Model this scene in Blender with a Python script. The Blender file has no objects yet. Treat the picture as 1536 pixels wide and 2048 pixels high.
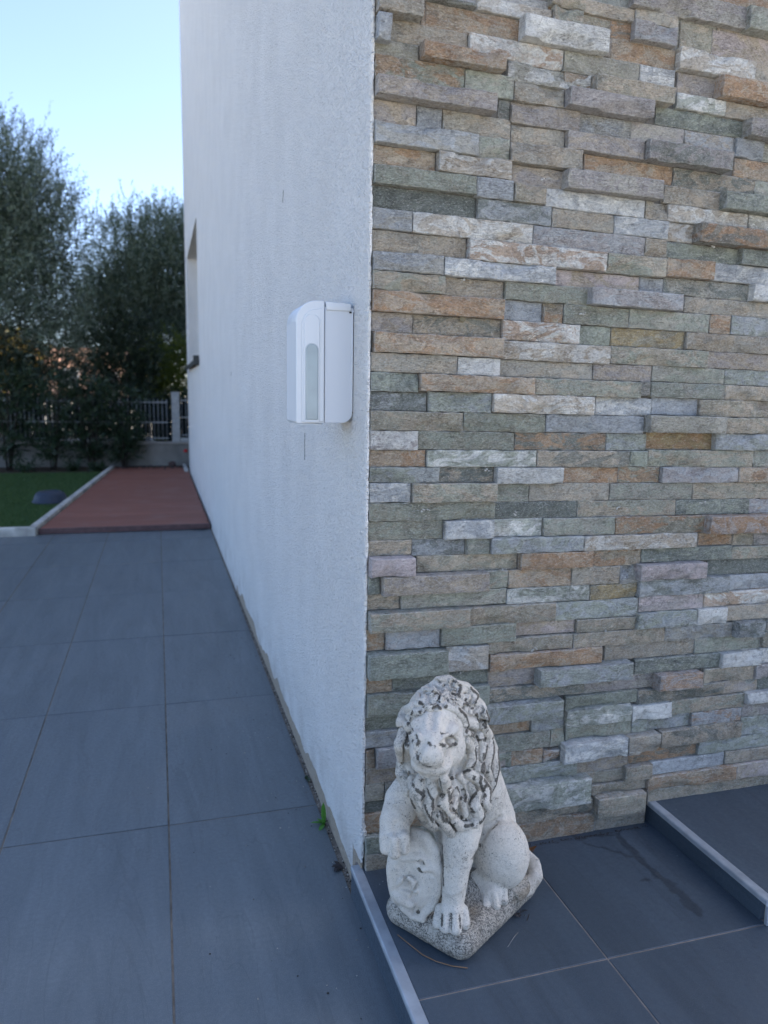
import bpy, bmesh, math, random
import numpy as np
from mathutils import Vector, Matrix, noise
from math import radians, sin, cos, pi

SC = bpy.context.scene
COL = SC.collection
RND = random.Random(7)
NR = np.random.RandomState(11)

# ------------------------------------------------------------------ camera
cam = bpy.data.cameras.new('camera'); camo = bpy.data.objects.new('camera', cam); COL.objects.link(camo)
cam.sensor_fit = 'HORIZONTAL'; cam.sensor_width = 36.0; cam.lens = 36.0*1525/1536
cam.clip_start = .05; cam.clip_end = 2000
CM = Matrix(((0.959252, 0.027480, -0.281213, -0.3050), (-0.282085, 0.150360, -0.947534, -1.1400), (0.016245, 0.988249, 0.151985, 0.8450), (0, 0, 0, 1)))
camo.matrix_world = CM
cam.dof.use_dof = True; cam.dof.focus_distance = 1.2; cam.dof.aperture_fstop = 7.5
SC.camera = camo

# ------------------------------------------------------------------ light
SUN_EL, SUN_AZ = radians(48), radians(80)      # azimuth measured from +y towards +x
w = bpy.data.worlds.new('World'); SC.world = w; w.use_nodes = True
nt = w.node_tree; nt.nodes.clear()
sky = nt.nodes.new('ShaderNodeTexSky'); sky.sky_type = 'NISHITA'; sky.sun_disc = False
sky.sun_elevation = SUN_EL; sky.sun_rotation = SUN_AZ
sky.air_density = .6; sky.dust_density = 1.5; sky.ozone_density = .8; sky.altitude = 100
bg = nt.nodes.new('ShaderNodeBackground'); bg.inputs['Strength'].default_value = .15
wo = nt.nodes.new('ShaderNodeOutputWorld')
nt.links.new(sky.outputs[0], bg.inputs[0]); nt.links.new(bg.outputs[0], wo.inputs[0])
sl = bpy.data.lights.new('sun', 'SUN'); sl.energy = 5.0; sl.angle = radians(.53); sl.color = (1, .93, .82)
so = bpy.data.objects.new('sun', sl); COL.objects.link(so)
sd = Vector((sin(SUN_AZ)*cos(SUN_EL), cos(SUN_AZ)*cos(SUN_EL), sin(SUN_EL)))
so.rotation_euler = (-sd).to_track_quat('-Z', 'Y').to_euler(); so.location = (0, 0, 20)
SC.view_settings.view_transform = 'Standard'; SC.view_settings.look = 'None'
SC.view_settings.exposure = 1.76; SC.view_settings.gamma = 1
SC.view_settings.use_curve_mapping = False

# ------------------------------------------------------------------ helpers
def obj(name, me, parent=None, mat=None, loc=None):
    o = bpy.data.objects.new(name, me); COL.objects.link(o)
    if mat is not None and me is not None:
        me.materials.clear(); me.materials.append(mat)
    if parent: o.parent = parent
    if loc: o.location = loc
    return o
def empty(name, label, cat, loc=(0, 0, 0), rz=0, group=None):
    o = bpy.data.objects.new(name, None); COL.objects.link(o); o.empty_display_size = .05
    o.location = loc; o.rotation_euler = (0, 0, rz); tag(o, label, cat, group); return o
def tag(o, label, cat, group=None):
    o['label'] = label; o['category'] = cat
    if group: o['group'] = group
    return o
def kind(o, k): o['kind'] = k; return o
def mesh(name, vs, fs, smooth=False):
    me = bpy.data.meshes.new(name); me.from_pydata([tuple(v) for v in vs], [], fs)
    if smooth: me.polygons.foreach_set('use_smooth', [True]*len(me.polygons))
    me.update(); return me
def npmesh(name, V, F, smooth=False):
    V = np.asarray(V, dtype=np.float32); F = np.asarray(F, dtype=np.int32); n = F.shape[1]
    me = bpy.data.meshes.new(name)
    me.vertices.add(len(V)); me.vertices.foreach_set('co', V.ravel())
    me.loops.add(F.size); me.loops.foreach_set('vertex_index', F.ravel())
    me.polygons.add(len(F)); me.polygons.foreach_set('loop_start', np.arange(0, F.size, n, dtype=np.int32))
    me.polygons.foreach_set('loop_total', np.full(len(F), n, dtype=np.int32))
    if smooth: me.polygons.foreach_set('use_smooth', np.ones(len(F), dtype=bool))
    me.update(calc_edges=True); me.validate(); return me
def boxm(name, a, b, bev=0, seg=2, origin=None):
    a, b = Vector(a), Vector(b); c = Vector(origin) if origin else Vector((0, 0, 0))
    bm = bmesh.new(); bmesh.ops.create_cube(bm, size=1)
    for v in bm.verts: v.co = Vector(((a.x+b.x)/2+v.co.x*(b.x-a.x), (a.y+b.y)/2+v.co.y*(b.y-a.y), (a.z+b.z)/2+v.co.z*(b.z-a.z)))-c
    if bev: bmesh.ops.bevel(bm, geom=bm.edges[:], offset=bev, segments=seg, profile=.6, affect='EDGES')
    me = bpy.data.meshes.new(name); bm.to_mesh(me); bm.free(); return me
def join(name, mes):
    bm = bmesh.new()
    for m in mes: bm.from_mesh(m)
    me = bpy.data.meshes.new(name); bm.to_mesh(me); bm.free(); return me
def tube(name, pts, rad, n=8, cap=True):
    vs, fs = [], []; P = [Vector(p) for p in pts]
    for i, p in enumerate(P):
        t = (P[min(i+1, len(P)-1)]-P[max(i-1, 0)]).normalized()
        u = t.cross(Vector((.13, .27, .95))).normalized()
        if u.length < .1: u = t.cross(Vector((1, 0, 0))).normalized()
        v = t.cross(u); r = rad[i] if hasattr(rad, '__len__') else rad
        for k in range(n):
            a = 2*pi*k/n; vs.append(p+(u*cos(a)+v*sin(a))*r)
    for i in range(len(P)-1):
        for k in range(n):
            a, b = i*n+k, i*n+(k+1) % n; fs.append((a, b, b+n, a+n))
    if cap: fs.append(tuple(range(n))[::-1]); fs.append(tuple((len(P)-1)*n+k for k in range(n)))
    return mesh(name, vs, fs, True)

class M:
    """small node builder"""
    def __init__(s, name):
        s.m = bpy.data.materials.new(name); s.m.use_nodes = True; s.t = s.m.node_tree; s.t.nodes.clear()
        s.out = s.t.nodes.new('ShaderNodeOutputMaterial'); s.p = s.n('ShaderNodeBsdfPrincipled')
        s.t.links.new(s.p.outputs[0], s.out.inputs[0])
    def n(s, ty, **k):
        x = s.t.nodes.new(ty)
        for a, v in k.items(): setattr(x, a, v)
        return x
    def l(s, a, b): s.t.links.new(a, b)
    def set(s, inp, v):
        if hasattr(v, 'links') or isinstance(v, bpy.types.NodeSocket): s.l(v, inp)
        else: inp.default_value = v
    def co(s, kind='Object'):
        return s.n('ShaderNodeTexCoord').outputs[kind]
    def map(s, v, sc=(1, 1, 1), rot=(0, 0, 0), loc=None):
        x = s.n('ShaderNodeMapping'); s.l(v, x.inputs[0]); x.inputs['Scale'].default_value = sc; x.inputs['Rotation'].default_value = rot
        if loc is not None: s.set(x.inputs['Location'], loc)
        return x.outputs[0]
    def noise(s, v, scale, det=3, rough=.5, dist=0):
        x = s.n('ShaderNodeTexNoise'); s.l(v, x.inputs['Vector']); x.inputs['Scale'].default_value = scale
        x.inputs['Detail'].default_value = det; x.inputs['Roughness'].default_value = rough; x.inputs['Distortion'].default_value = dist
        return x.outputs['Fac']
    def voro(s, v, scale, feat='F1', out='Distance'):
        x = s.n('ShaderNodeTexVoronoi', feature=feat); s.l(v, x.inputs['Vector']); x.inputs['Scale'].default_value = scale
        return x.outputs[out]
    def ramp(s, f, lo, hi, a=0., b=1.):
        x = s.n('ShaderNodeMapRange'); s.l(f, x.inputs[0])
        for i, v in zip((1, 2, 3, 4), (lo, hi, a, b)): s.set(x.inputs[i], v)
        return x.outputs[0]
    def math(s, op, a, b=0.):
        x = s.n('ShaderNodeMath', operation=op); s.set(x.inputs[0], a); s.set(x.inputs[1], b); return x.outputs[0]
    def mix(s, f, a, b, mode='MIX'):
        x = s.n('ShaderNodeMix', data_type='RGBA', blend_type=mode)
        s.set(x.inputs[0], f)
        for i, v in ((6, a), (7, b)):
            if isinstance(v, tuple) and len(v) == 3: v = (*v, 1)
            s.set(x.inputs[i], v)
        return x.outputs[2]
    def bump(s, h, strength, dist, prev=None):
        x = s.n('ShaderNodeBump'); s.l(h, x.inputs['Height']); x.inputs['Strength'].default_value = strength; x.inputs['Distance'].default_value = dist
        if prev is not None: s.l(prev, x.inputs['Normal'])
        return x.outputs[0]
    def fin(s, col=None, rough=.8, nrm=None, spec=.3, metal=0):
        if col is not None:
            if isinstance(col, tuple) and len(col) == 3: col = (*col, 1)
            s.set(s.p.inputs['Base Color'], col)
        s.set(s.p.inputs['Roughness'], rough); s.p.inputs['Specular IOR Level'].default_value = spec; s.p.inputs['Metallic'].default_value = metal
        if nrm is not None: s.l(nrm, s.p.inputs['Normal'])
        return s.m

def simple(name, col, rough=.6, spec=.3, metal=0, nz=0, scale=40, bump=0, bscale=200):
    m = M(name); v = m.co(); c = (*col, 1)
    if nz: c = m.mix(m.ramp(m.noise(v, scale, 4), .3, .7), tuple(x*(1-nz) for x in col), tuple(min(1, x*(1+nz)) for x in col))
    nr = m.bump(m.noise(v, bscale, 3), bump, .002) if bump else None
    return m.fin(c, rough, nr, spec, metal)

# ------------------------------------------------------------------ materials
def mat_stone(mixed=False):
    m = M('mixed split stone' if mixed else 'split stone'); oi = m.n('ShaderNodeObjectInfo')
    rv = m.n('ShaderNodeCombineXYZ'); m.l(m.math('MULTIPLY', oi.outputs['Random'], 37.), rv.inputs[0]); m.l(m.math('MULTIPLY', oi.outputs['Random'], 91.), rv.inputs[2])
    v = m.map(m.co(), loc=rv.outputs[0])
    tint = m.n('ShaderNodeAttribute', attribute_type='OBJECT', attribute_name='tint').outputs['Color']
    sl = m.map(v, (1, 1, 2.1), (0, radians(32), 0))
    blot = m.ramp(m.noise(sl, 15, 6, .62, 1.6), .485, .535)
    blot2 = m.ramp(m.noise(sl, 40, 5, .7, 1.5), .44, .62)
    blo = m.math('MAXIMUM', m.math('MULTIPLY', blot, .75), m.math('MULTIPLY', blot2, .45))
    base = oi.outputs['Color']
    if mixed:
        ri = m.n('ShaderNodeNewGeometry').outputs['Random Per Island']
        base = m.mix(m.ramp(ri, .0, .5), (.44, .30, .19), (.46, .43, .36)); base = m.mix(m.ramp(ri, .5, .8), base, (.34, .38, .33)); base = m.mix(m.ramp(ri, .8, .95), base, (.62, .62, .60))
        tint = m.mix(.4, base, (.40, .38, .34))
    c = m.mix(blo, base, tint)
    c = m.mix(1., c, m.mix(m.ramp(m.noise(v, 26, 4, .6, .8), .3, .7), (.80, .80, .82), (1.20, 1.19, 1.17)), 'MULTIPLY')
    # slanting foliation of the schist
    st = m.noise(m.map(v, (70, 70, 340), (0, radians(36), 0)), 1, 4, .7, 1.6)
    fol = m.ramp(m.noise(v, 13, 2), .45, .6, .15, 1.)
    c = m.mix(m.math('MULTIPLY', m.ramp(st, .56, .42, 0., .8), fol), c, m.mix(1., c, (.55, .54, .52), 'MULTIPLY'))
    fine = m.noise(m.map(v, (1, 1, 1.7), (0, radians(35), 0)), 270, 5, .75)
    c = m.mix(m.ramp(fine, .53, .64, 0., .75), c, m.mix(.5, c, (.80, .79, .76), 'MIX'))
    c = m.mix(m.ramp(fine, .46, .36, 0., .55), c, m.mix(1., c, (.5, .5, .5), 'MULTIPLY'))
    mid = m.noise(v, 110, 5, .75, .5)
    c = m.mix(m.ramp(mid, .48, .36, 0., .6), c, m.mix(1., c, (.5, .48, .46), 'MULTIPLY'))
    rust = m.ramp(m.noise(sl, 30, 4, .65, 2.), .66, .76, 0., .4)
    c = m.mix(rust, c, (.25, .14, .07))
    wear = m.n('ShaderNodeAttribute', attribute_type='GEOMETRY', attribute_name='wear').outputs['Fac']
    wf = m.math('MULTIPLY', wear, m.ramp(m.noise(v, 160, 3, .6), .40, .62, 0., .7))
    c = m.mix(wf, c, m.mix(.6, c, (.68, .69, .68), 'MIX'))
    lay = m.noise(m.map(v, (1, 1, 1.9), (0, radians(30), 0)), 21, 4, .55, 1.1)
    s1 = m.ramp(lay, .468, .476); s2 = m.ramp(lay, .56, .568); s3 = m.ramp(m.noise(sl, 48, 3, .5, .8), .53, .545)
    ed = m.math('MULTIPLY', m.ramp(m.math('ABSOLUTE', m.math('SUBTRACT', lay, .476)), .0, .010, 1., 0.), .55)
    c = m.mix(ed, c, m.mix(.5, c, (.72, .71, .68), 'MIX'))
    ed2 = m.math('MULTIPLY', m.ramp(m.math('ABSOLUTE', m.math('SUBTRACT', lay, .556)), .0, .006, 1., 0.), .6)
    c = m.mix(ed2, c, m.mix(1., c, (.45, .43, .41), 'MULTIPLY'))
    hl = m.math('ADD', m.math('ADD', s1, s2), m.math('MULTIPLY', s3, .5))
    h0 = m.bump(hl, 1., .0018)
    h1 = m.bump(mid, 1., .0042, h0)
    h2 = m.bump(st, 1., .0045, h1)
    h3 = m.bump(fine, 1., .0026, h2)
    return m.fin(c, .68, h3, .32)

def mat_stucco():
    m = M('white stucco'); g = m.n('ShaderNodeNewGeometry').outputs['Position']
    sp = m.n('ShaderNodeSeparateXYZ'); m.l(g, sp.inputs[0])
    a = m.voro(g, 290, 'SMOOTH_F1'); b = m.noise(g, 235, 4, .65); d = m.noise(g, 5, 3)
    c = m.mix(m.ramp(d, .35, .65), (.78, .775, .75), (.83, .825, .80))
    # grey-violet rain streaks
    stk = m.noise(m.map(g, (1, 9, .7)), 1.6, 3, .6)
    c = m.mix(m.ramp(stk, .55, .85, 0., .08), c, (.60, .585, .58))
    # pits in the grain coloured darker
    c = m.mix(m.ramp(b, .43, .28, 0., .45), c, (.46, .45, .43))
    # unpainted render strip at the foot, with its own ragged edge
    edge = m.math('MULTIPLY', m.ramp(m.noise(m.map(g, (1, 3, 0)), 1.4, 3), .34, .62, .25, 1.), .046)
    edge = m.math('ADD', edge, m.math('MULTIPLY', m.noise(g, 60, 3), .006))
    fac = m.math('LESS_THAN', sp.outputs[2], edge)
    yok = m.math('LESS_THAN', sp.outputs[1], 2.1)
    low = m.math('MULTIPLY', m.math('LESS_THAN', sp.outputs[1], .045), m.math('LESS_THAN', m.math('ADD', sp.outputs[2], m.math('MULTIPLY', m.noise(g, 45, 3), .03)), .088))
    fac = m.math('MAXIMUM', fac, low)
    c = m.mix(m.math('MULTIPLY', m.math('MULTIPLY', fac, yok), .9), c, m.mix(m.ramp(m.noise(g, 90, 4), .3, .7), (.36, .285, .205), (.48, .40, .30)))
    # splash dirt just above ground
    c = m.mix(m.math('MULTIPLY', m.ramp(sp.outputs[2], .0, .18, .55, 0.), m.ramp(m.noise(g, 12, 4), .4, .7)), c, (.42, .38, .33))
    h = m.bump(b, 1., .0068); h = m.bump(a, 1., .0034, h)
    return m.fin(c, .9, h, .12)

STAIN = [((0.411, -0.024), (0.477, -0.033), 0.002), ((0.477, -0.033), (0.474, -0.099), 0.005), ((0.474, -0.099), (0.476, -0.171), 0.006), ((0.476, -0.171), (0.479, -0.248), 0.008), ((0.404, -0.043), (0.472, -0.101), 0.0015), ((0.441, -0.158), (0.456, -0.158), 0.002), ((0.4, -0.016), (0.402, -0.03), 0.004)]
def mat_tile(name='slate grey tile', k=1.):
    m = M(name); oi = m.n('ShaderNodeObjectInfo')
    rv = m.n('ShaderNodeCombineXYZ'); m.l(m.math('MULTIPLY', oi.outputs['Random'], 53.), rv.inputs[0]); m.l(m.math('MULTIPLY', oi.outputs['Random'], 17.), rv.inputs[1])
    v = m.map(m.co(), loc=rv.outputs[0])
    st = m.noise(m.map(v, (14, 1.6, 14), (0, 0, .06)), 1, 5, .6, 1.2)
    bl = m.noise(v, 6, 4, .55); fn = m.noise(v, 600, 3, .7); md = m.noise(v, 130, 4, .6)
    c = m.mix(m.ramp(st, .32, .68), (.060, .077, .090), (.130, .155, .172))
    c = m.mix(m.ramp(bl, .35, .7, 0., .6), c, (.098, .121, .139))
    c = m.mix(m.ramp(fn, .45, .70, 0., .50), c, (.21, .238, .257))
    c = m.mix(m.ramp(md, .35, .65, 0., .35), c, (.084, .103, .120))
    thin = m.ramp(m.math('ABSOLUTE', m.math('SUBTRACT', m.noise(m.map(v, (9, 1.1, 9), (0, 0, -.05)), 1, 3, .5, 2.2), .5)), .0, .012, .28, 0.)
    c = m.mix(thin, c, (.055, .062, .070))
    dust = m.ramp(m.noise(v, 2.2, 4, .7), .55, .8, 0., .35)
    c = m.mix(dust, c, (.17, .175, .175))
    spk = m.voro(v, 26); big = m.noise(v, 3, 2)
    s = m.math('MULTIPLY', m.ramp(spk, .030, .022), m.ramp(big, .54, .60))
    c = m.mix(s, c, (.55, .55, .53))
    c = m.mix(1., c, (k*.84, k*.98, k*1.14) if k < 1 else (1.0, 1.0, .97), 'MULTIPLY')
    foot = m.ramp(m.noise(v, 1.3, 5, .7, 1.), .50, .66, 0., .22)
    c = m.mix(foot, c, m.mix(1., c, (.62, .63, .64), 'MULTIPLY'))
    if k < 1:      # a dried trickle of water across the landing
        P_ = m.n('ShaderNodeNewGeometry').outputs['Position']; D_ = None
        off = m.n('ShaderNodeVectorMath', operation='MULTIPLY_ADD'); nz_ = m.n('ShaderNodeTexNoise'); m.l(P_, nz_.inputs['Vector']); nz_.inputs['Scale'].default_value = 38; nz_.inputs['Detail'].default_value = 4
        m.l(nz_.outputs['Color'], off.inputs[0]); off.inputs[1].default_value = (.030, .030, 0); m.l(P_, off.inputs[2])
        for a_, b_, w_ in STAIN:
            a3 = Vector((a_[0]+.015, a_[1]+.015, .06)); b3 = Vector((b_[0]+.015, b_[1]+.015, .06)); ab = b3-a3
            su = m.n('ShaderNodeVectorMath', operation='SUBTRACT'); m.l(off.outputs[0], su.inputs[0]); su.inputs[1].default_value = a3
            dt = m.n('ShaderNodeVectorMath', operation='DOT_PRODUCT'); m.l(su.outputs[0], dt.inputs[0]); dt.inputs[1].default_value = ab/ab.length_squared
            cl = m.n('ShaderNodeClamp'); m.l(dt.outputs['Value'], cl.inputs[0])
            sc_ = m.n('ShaderNodeVectorMath', operation='SCALE'); sc_.inputs[0].default_value = ab; m.l(cl.outputs[0], sc_.inputs['Scale'])
            di = m.n('ShaderNodeVectorMath', operation='DISTANCE'); m.l(su.outputs[0], di.inputs[0]); m.l(sc_.outputs[0], di.inputs[1])
            q_ = m.math('SUBTRACT', di.outputs['Value'], w_); D_ = q_ if D_ is None else m.math('MINIMUM', D_, q_)
        c = m.mix(m.ramp(D_, -.001, .004, .8, 0.), c, m.mix(1., c, (.42, .43, .45), 'MULTIPLY'))
    rg = m.ramp(md, .3, .7, .36, .50)
    h = m.bump(fn, .6, .0008); h = m.bump(md, .35, .001, h)
    return m.fin(c, rg, h, .6)

def mat_lion(name, light, dark, speck, stain, brown):
    m = M(name); v = m.co()
    n1 = m.noise(v, 9, 4, .6); n2 = m.noise(v, 30, 5, .7, .4); n3 = m.noise(v, 420, 4, .8, .6); n4 = m.noise(v, 130, 5, .75, .5)
    c = m.mix(m.ramp(n2, .3, .7), light, tuple(x*.84 for x in light))
    c = m.mix(m.ramp(n1, .5, .75, 0., .6), c, tuple(a*b for a, b in zip(light, (.78, .71, .62))))
    c = m.mix(m.math('MULTIPLY', m.ramp(n4, .50, .60), m.ramp(n2, .60-stain*.10, .70-stain*.10, 0., .8)), c, dark)
    f = m.math('MULTIPLY', m.ramp(n3, .600-speck*.03, .630-speck*.03), m.ramp(n2, .42-speck*.04, .58-speck*.04, .05, .95))
    c = m.mix(f, c, (.085, .082, .075))
    g2 = m.noise(v, 800, 2, .6)
    c = m.mix(m.ramp(g2, .5, .62, 0., .35), c, tuple(x*.5 for x in light))
    c = m.mix(m.math('MULTIPLY', m.ramp(m.noise(v, 16, 3, .5, 1), .60, .72), brown), c, (.20, .155, .10))
    gr = m.n('ShaderNodeAttribute', attribute_type='GEOMETRY', attribute_name='grime_shade').outputs['Fac']
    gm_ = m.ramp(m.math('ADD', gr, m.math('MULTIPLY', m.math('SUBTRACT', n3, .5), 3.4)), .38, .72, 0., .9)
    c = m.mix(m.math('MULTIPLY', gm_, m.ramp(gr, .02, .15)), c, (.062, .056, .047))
    h = m.bump(n4, .9, .0026); h = m.bump(n3, .9, .0016, h); h = m.bump(g2, .5, .0006, h)
    return m.fin(c, .88, h, .15)

def mat_leaf(name, ca, cb, back, trans=.25, rough=.5):
    m = M(name); g = m.n('ShaderNodeNewGeometry')
    c = m.mix(g.outputs['Random Per Island'], ca, cb)
    if back: c = m.mix(g.outputs['Backfacing'], c, back)
    m.fin(c, rough, None, .35)
    tr = m.n('ShaderNodeBsdfTranslucent'); m.l(m.mix(.5, c, (.12, .16, .03)), tr.inputs[0])
    mx = m.n('ShaderNodeMixShader'); mx.inputs[0].default_value = trans
    m.l(m.p.outputs[0], mx.inputs[1]); m.l(tr.outputs[0], mx.inputs[2]); m.l(mx.outputs[0], m.out.inputs[0])
    return m.m

STONE = mat_stone(); STONE_MIX = mat_stone(True); STUCCO = mat_stucco(); TILE = mat_tile(); TILE_SHADED = mat_tile('shaded slate grey tile', .56)  # landing copy: same tile, the stone wall's dark reflection put into its colour
GROUT = simple('grout', (.19, .165, .135), .95, .1, nz=.35, scale=30, bump=.5)
GROUT2 = simple('pale grout', (.27, .24, .215), .95, .1, nz=.25, scale=40, bump=.5)
MORTAR = simple('mortar', (.12, .115, .105), .95, .1, nz=.2, scale=60, bump=.6)
ALU = simple('brushed aluminium', (.34, .37, .40), .45, .5, .30, nz=.16, scale=45, bump=.3, bscale=300)
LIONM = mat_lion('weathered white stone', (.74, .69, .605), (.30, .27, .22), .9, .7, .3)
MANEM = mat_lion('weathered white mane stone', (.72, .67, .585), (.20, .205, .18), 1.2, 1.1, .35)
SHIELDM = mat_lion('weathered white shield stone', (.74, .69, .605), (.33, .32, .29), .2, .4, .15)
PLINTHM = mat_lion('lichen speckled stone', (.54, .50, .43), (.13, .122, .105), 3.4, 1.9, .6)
PLASTIC = simple('white plastic', (.60, .63, .66), .42, .4)
PLASTIC2 = simple('cooler white plastic', (.57, .60, .64), .45, .4)
LENS = simple('milky lens', (.33, .39, .41), .22, .5, nz=.12, scale=18)
BLACK = simple('black', (.02, .02, .02), .6)
DECKM = M('red brown composite board')
_v = DECKM.co(); _oi = DECKM.n('ShaderNodeObjectInfo').outputs['Random']
_c = DECKM.mix(DECKM.ramp(DECKM.noise(DECKM.map(_v, (1.5, 60, 60)), 1, 4, .6), .3, .7), (.215, .078, .052), (.285, .115, .08))
_c = DECKM.mix(DECKM.math('MULTIPLY', _oi, .5), _c, (.185, .068, .045))
_c = DECKM.mix(DECKM.ramp(DECKM.noise(_v, 5, 4, .6), .5, .8, 0., .45), _c, (.30, .19, .16))
DECKM = DECKM.fin(_c, .6, DECKM.bump(DECKM.noise(DECKM.map(_v, (3, 120, 120)), 1, 3), .4, .001), .3)
FASCIA = simple('dark brown board edge', (.12, .07, .068), .6, .3, nz=.2)
KERB = simple('pale cast stone', (.42, .41, .38), .9, .1, nz=.35, scale=14, bump=.6, bscale=120)
CEMENT = simple('grey cement render', (.23, .22, .20), .95, .1, nz=.25, scale=5, bump=.6, bscale=80)
GALV = simple('galvanised bar', (.33, .35, .36), .5, .4, .4)
POSTM = simple('pale grey painted post', (.40, .41, .40), .7, .2, nz=.15)
SLATM = simple('dark green screen slat', (.012, .018, .018), .8, .2, nz=.4, scale=20)
SOIL = simple('dark soil', (.07, .055, .042), .97, .1, nz=.5, scale=40, bump=.8, bscale=120)
TURF = simple('turf base', (.035, .075, .022), .95, .1, nz=.4, scale=30)
OLIVE = mat_leaf('olive leaf', (.055, .088, .052), (.115, .155, .10), (.22, .27, .22), .22, .42)
OLIVE2 = mat_leaf('olive leaf greener', (.065, .10, .055), (.135, .175, .105), (.22, .27, .21), .25, .45)
OLEA = mat_leaf('oleander leaf', (.016, .035, .018), (.035, .06, .03), None, .15, .4)
LIME = mat_leaf('yellow green leaf', (.10, .15, .03), (.20, .22, .04), None, .4, .5)
YELL = mat_leaf('yellow autumn leaf', (.45, .30, .04), (.60, .45, .10), None, .45, .5)
HEDGE = mat_leaf('dark hedge leaf', (.012, .024, .014), (.03, .045, .024), None, .12, .5)
GRASSM = mat_leaf('artificial grass', (.042, .088, .028), (.085, .15, .05), None, .2, .6)
WEEDM = mat_leaf('fresh weed leaf', (.07, .22, .03), (.11, .30, .05), None, .3, .45)
DRYM = mat_leaf('dry dark weed', (.035, .03, .035), (.07, .055, .05), None, .1, .8)
RUSTLEAF = mat_leaf('brown dead leaf', (.20, .085, .035), (.28, .12, .05), None, .1, .7)
BARK = simple('bark', (.06, .052, .045), .95, .1, nz=.4, scale=30, bump=.8, bscale=60)
TWIGM = simple('dry needle', (.22, .13, .07), .8)
BASINM = simple('dark blue plastic', (.020, .032, .055), .5, .4, nz=.15)

# ------------------------------------------------------------------ ground
ground = kind(obj('ground', mesh('ground', [(-600, -600, -.08), (600, -600, -.08), (600, 1200, -.08), (-600, 1200, -.08)], [(0, 1, 2, 3)]), mat=simple('dry ground', (.46, .43, .37), .95, .1, nz=.2, scale=.8)), 'structure')
bed = kind(obj('terrace', boxm('terrace', (-3.36, -2.2, -.07), (0.0, 3.66, -.0016)), mat=GROUT), 'structure')
# terrace tiles, 30 x 61 cm
TW, TL, J = .3, .612, .0032
tile_src = boxm('tile', (-TW/2+J/2, -TL/2+J/2, -.01), (TW/2-J/2, TL/2-J/2, 0), .0008, 1)
last_src = {}
for ix in range(11):
    x1 = -.006-ix*TW if ix else -.0085
    x0 = -.306-ix*TW if ix else -.306
    for iy in range(10):
        y0 = .311+.6115*(iy-4); y1 = y0+.6115
        if y1 > 3.66: y1 = 3.655
        key = (round(x1-x0, 3), round(y1-y0, 3))
        if key not in last_src:
            last_src[key] = boxm('tile', (-(x1-x0)/2+J/2, -(y1-y0)/2+J/2, -.01), ((x1-x0)/2-J/2, (y1-y0)/2-J/2, 0), .0008, 1)
        t = obj('tile', last_src[key], bed, TILE, ((x0+x1)/2, (y0+y1)/2, RND.uniform(-.0006, .0006)))
        t.rotation_euler = (RND.uniform(-.001, .001), RND.uniform(-.0015, .0015), 0)

# entrance landing (6 cm up) and its upper step (10 cm)
land = kind(obj('entrance_landing', boxm('entrance_landing', (-.0035, -2.2, -.07), (2.6, .012, .0586)), mat=GROUT2), 'structure')
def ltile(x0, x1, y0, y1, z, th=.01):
    return obj('tile', boxm('tile', (-(x1-x0)/2, -(y1-y0)/2, -th), ((x1-x0)/2, (y1-y0)/2, 0), .0007, 1), land, TILE_SHADED, ((x0+x1)/2, (y0+y1)/2, z))
g = .0013
xs = [.0035, .286, .5605]; ys = [-.0005, -.300, -.905, -1.51, -2.1]
for a, b in zip(xs[:-1], xs[1:]):
    for c, d in zip(ys[:-1], ys[1:]): ltile(a+(g if a > .1 else 0), b-g*(b < .5), d+g, c-(g if c < -.1 else 0), .06)
for i, a in enumerate((.5605, .862, 1.164, 1.466, 1.768, 2.07)):
    for c, d in zip(ys[1:-1], ys[2:]): ltile(a+g, a+.302-g, d+g, c-g-(.004 if c > -.35 else 0), .06)
# riser of the lower step, upright tiles facing the terrace
for c, d in zip((.008, -.62, -1.24), (-.617, -1.237, -2.1)):
    obj('riser_tile', boxm('riser_tile', (-.0115, d, .0005), (-.0035, c, .0515)), land, TILE_SHADED)
def nosing(name, p0, p1, top, w=.0105, axis='y', h=.0085):
    """square metal edge profile with a small rounded outer corner and a drip lip"""
    a, b = p0, p1
    prof = [(0, -h), (0, -.0022), (.0008, -.0006), (.0024, 0), (w, 0), (w, -h)]
    vs = []
    for (px, py) in (a, b):
        for u, z in prof:
            vs.append((px+u, py, top+z) if axis == 'y' else (px, py+u, top+z))
    n = len(prof); fs = [(i, (i+1) % n, (i+1) % n+n, i+n) for i in range(n)]+[tuple(range(n))[::-1], tuple(range(n, 2*n))]
    me = mesh(name, vs, fs); bm = bmesh.new(); bm.from_mesh(me); bmesh.ops.recalc_face_normals(bm, faces=bm.faces[:]); bm.to_mesh(me); bm.free()
    return obj(name, me, land, ALU)
nosing('metal_trim', (-.0145, .002), (-.0145, -2.1), .0606, .0172)
# upper step block
obj('step_block', boxm('step_block', (.5657, -.296, .059), (2.6, .006, .0905)), land, GROUT2)
for a, b in ((.5715, .862), (.8645, 1.164), (1.1665, 1.466), (1.4685, 1.768)):
    obj('tile', boxm('tile', (-(b-a)/2, -.1425, -.009), ((b-a)/2, .1425, 0), .0007, 1), land, TILE_SHADED, ((a+b)/2, -.144, .1))
obj('riser_tile', boxm('riser_tile', (.5575, -.290, .0602), (.5655, .002, .0915)), land, TILE_SHADED)
for a in (.569, .872, 1.175, 1.478): obj('riser_tile', boxm('riser_tile', (a, -.304, .0602), (a+.30, -.2965, .0915)), land, TILE_SHADED)
nosing('metal_trim', (.5555, .004), (.5555, -.302), .1006, .0150)
nosing('metal_trim', (.5757, -.3045), (1.8, -.3045), .1012, .012, 'x')
obj('metal_trim', boxm('metal_trim', (.5560, -.3058, .0605), (.5605, -.3000, .0920), .001), land, ALU)

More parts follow.
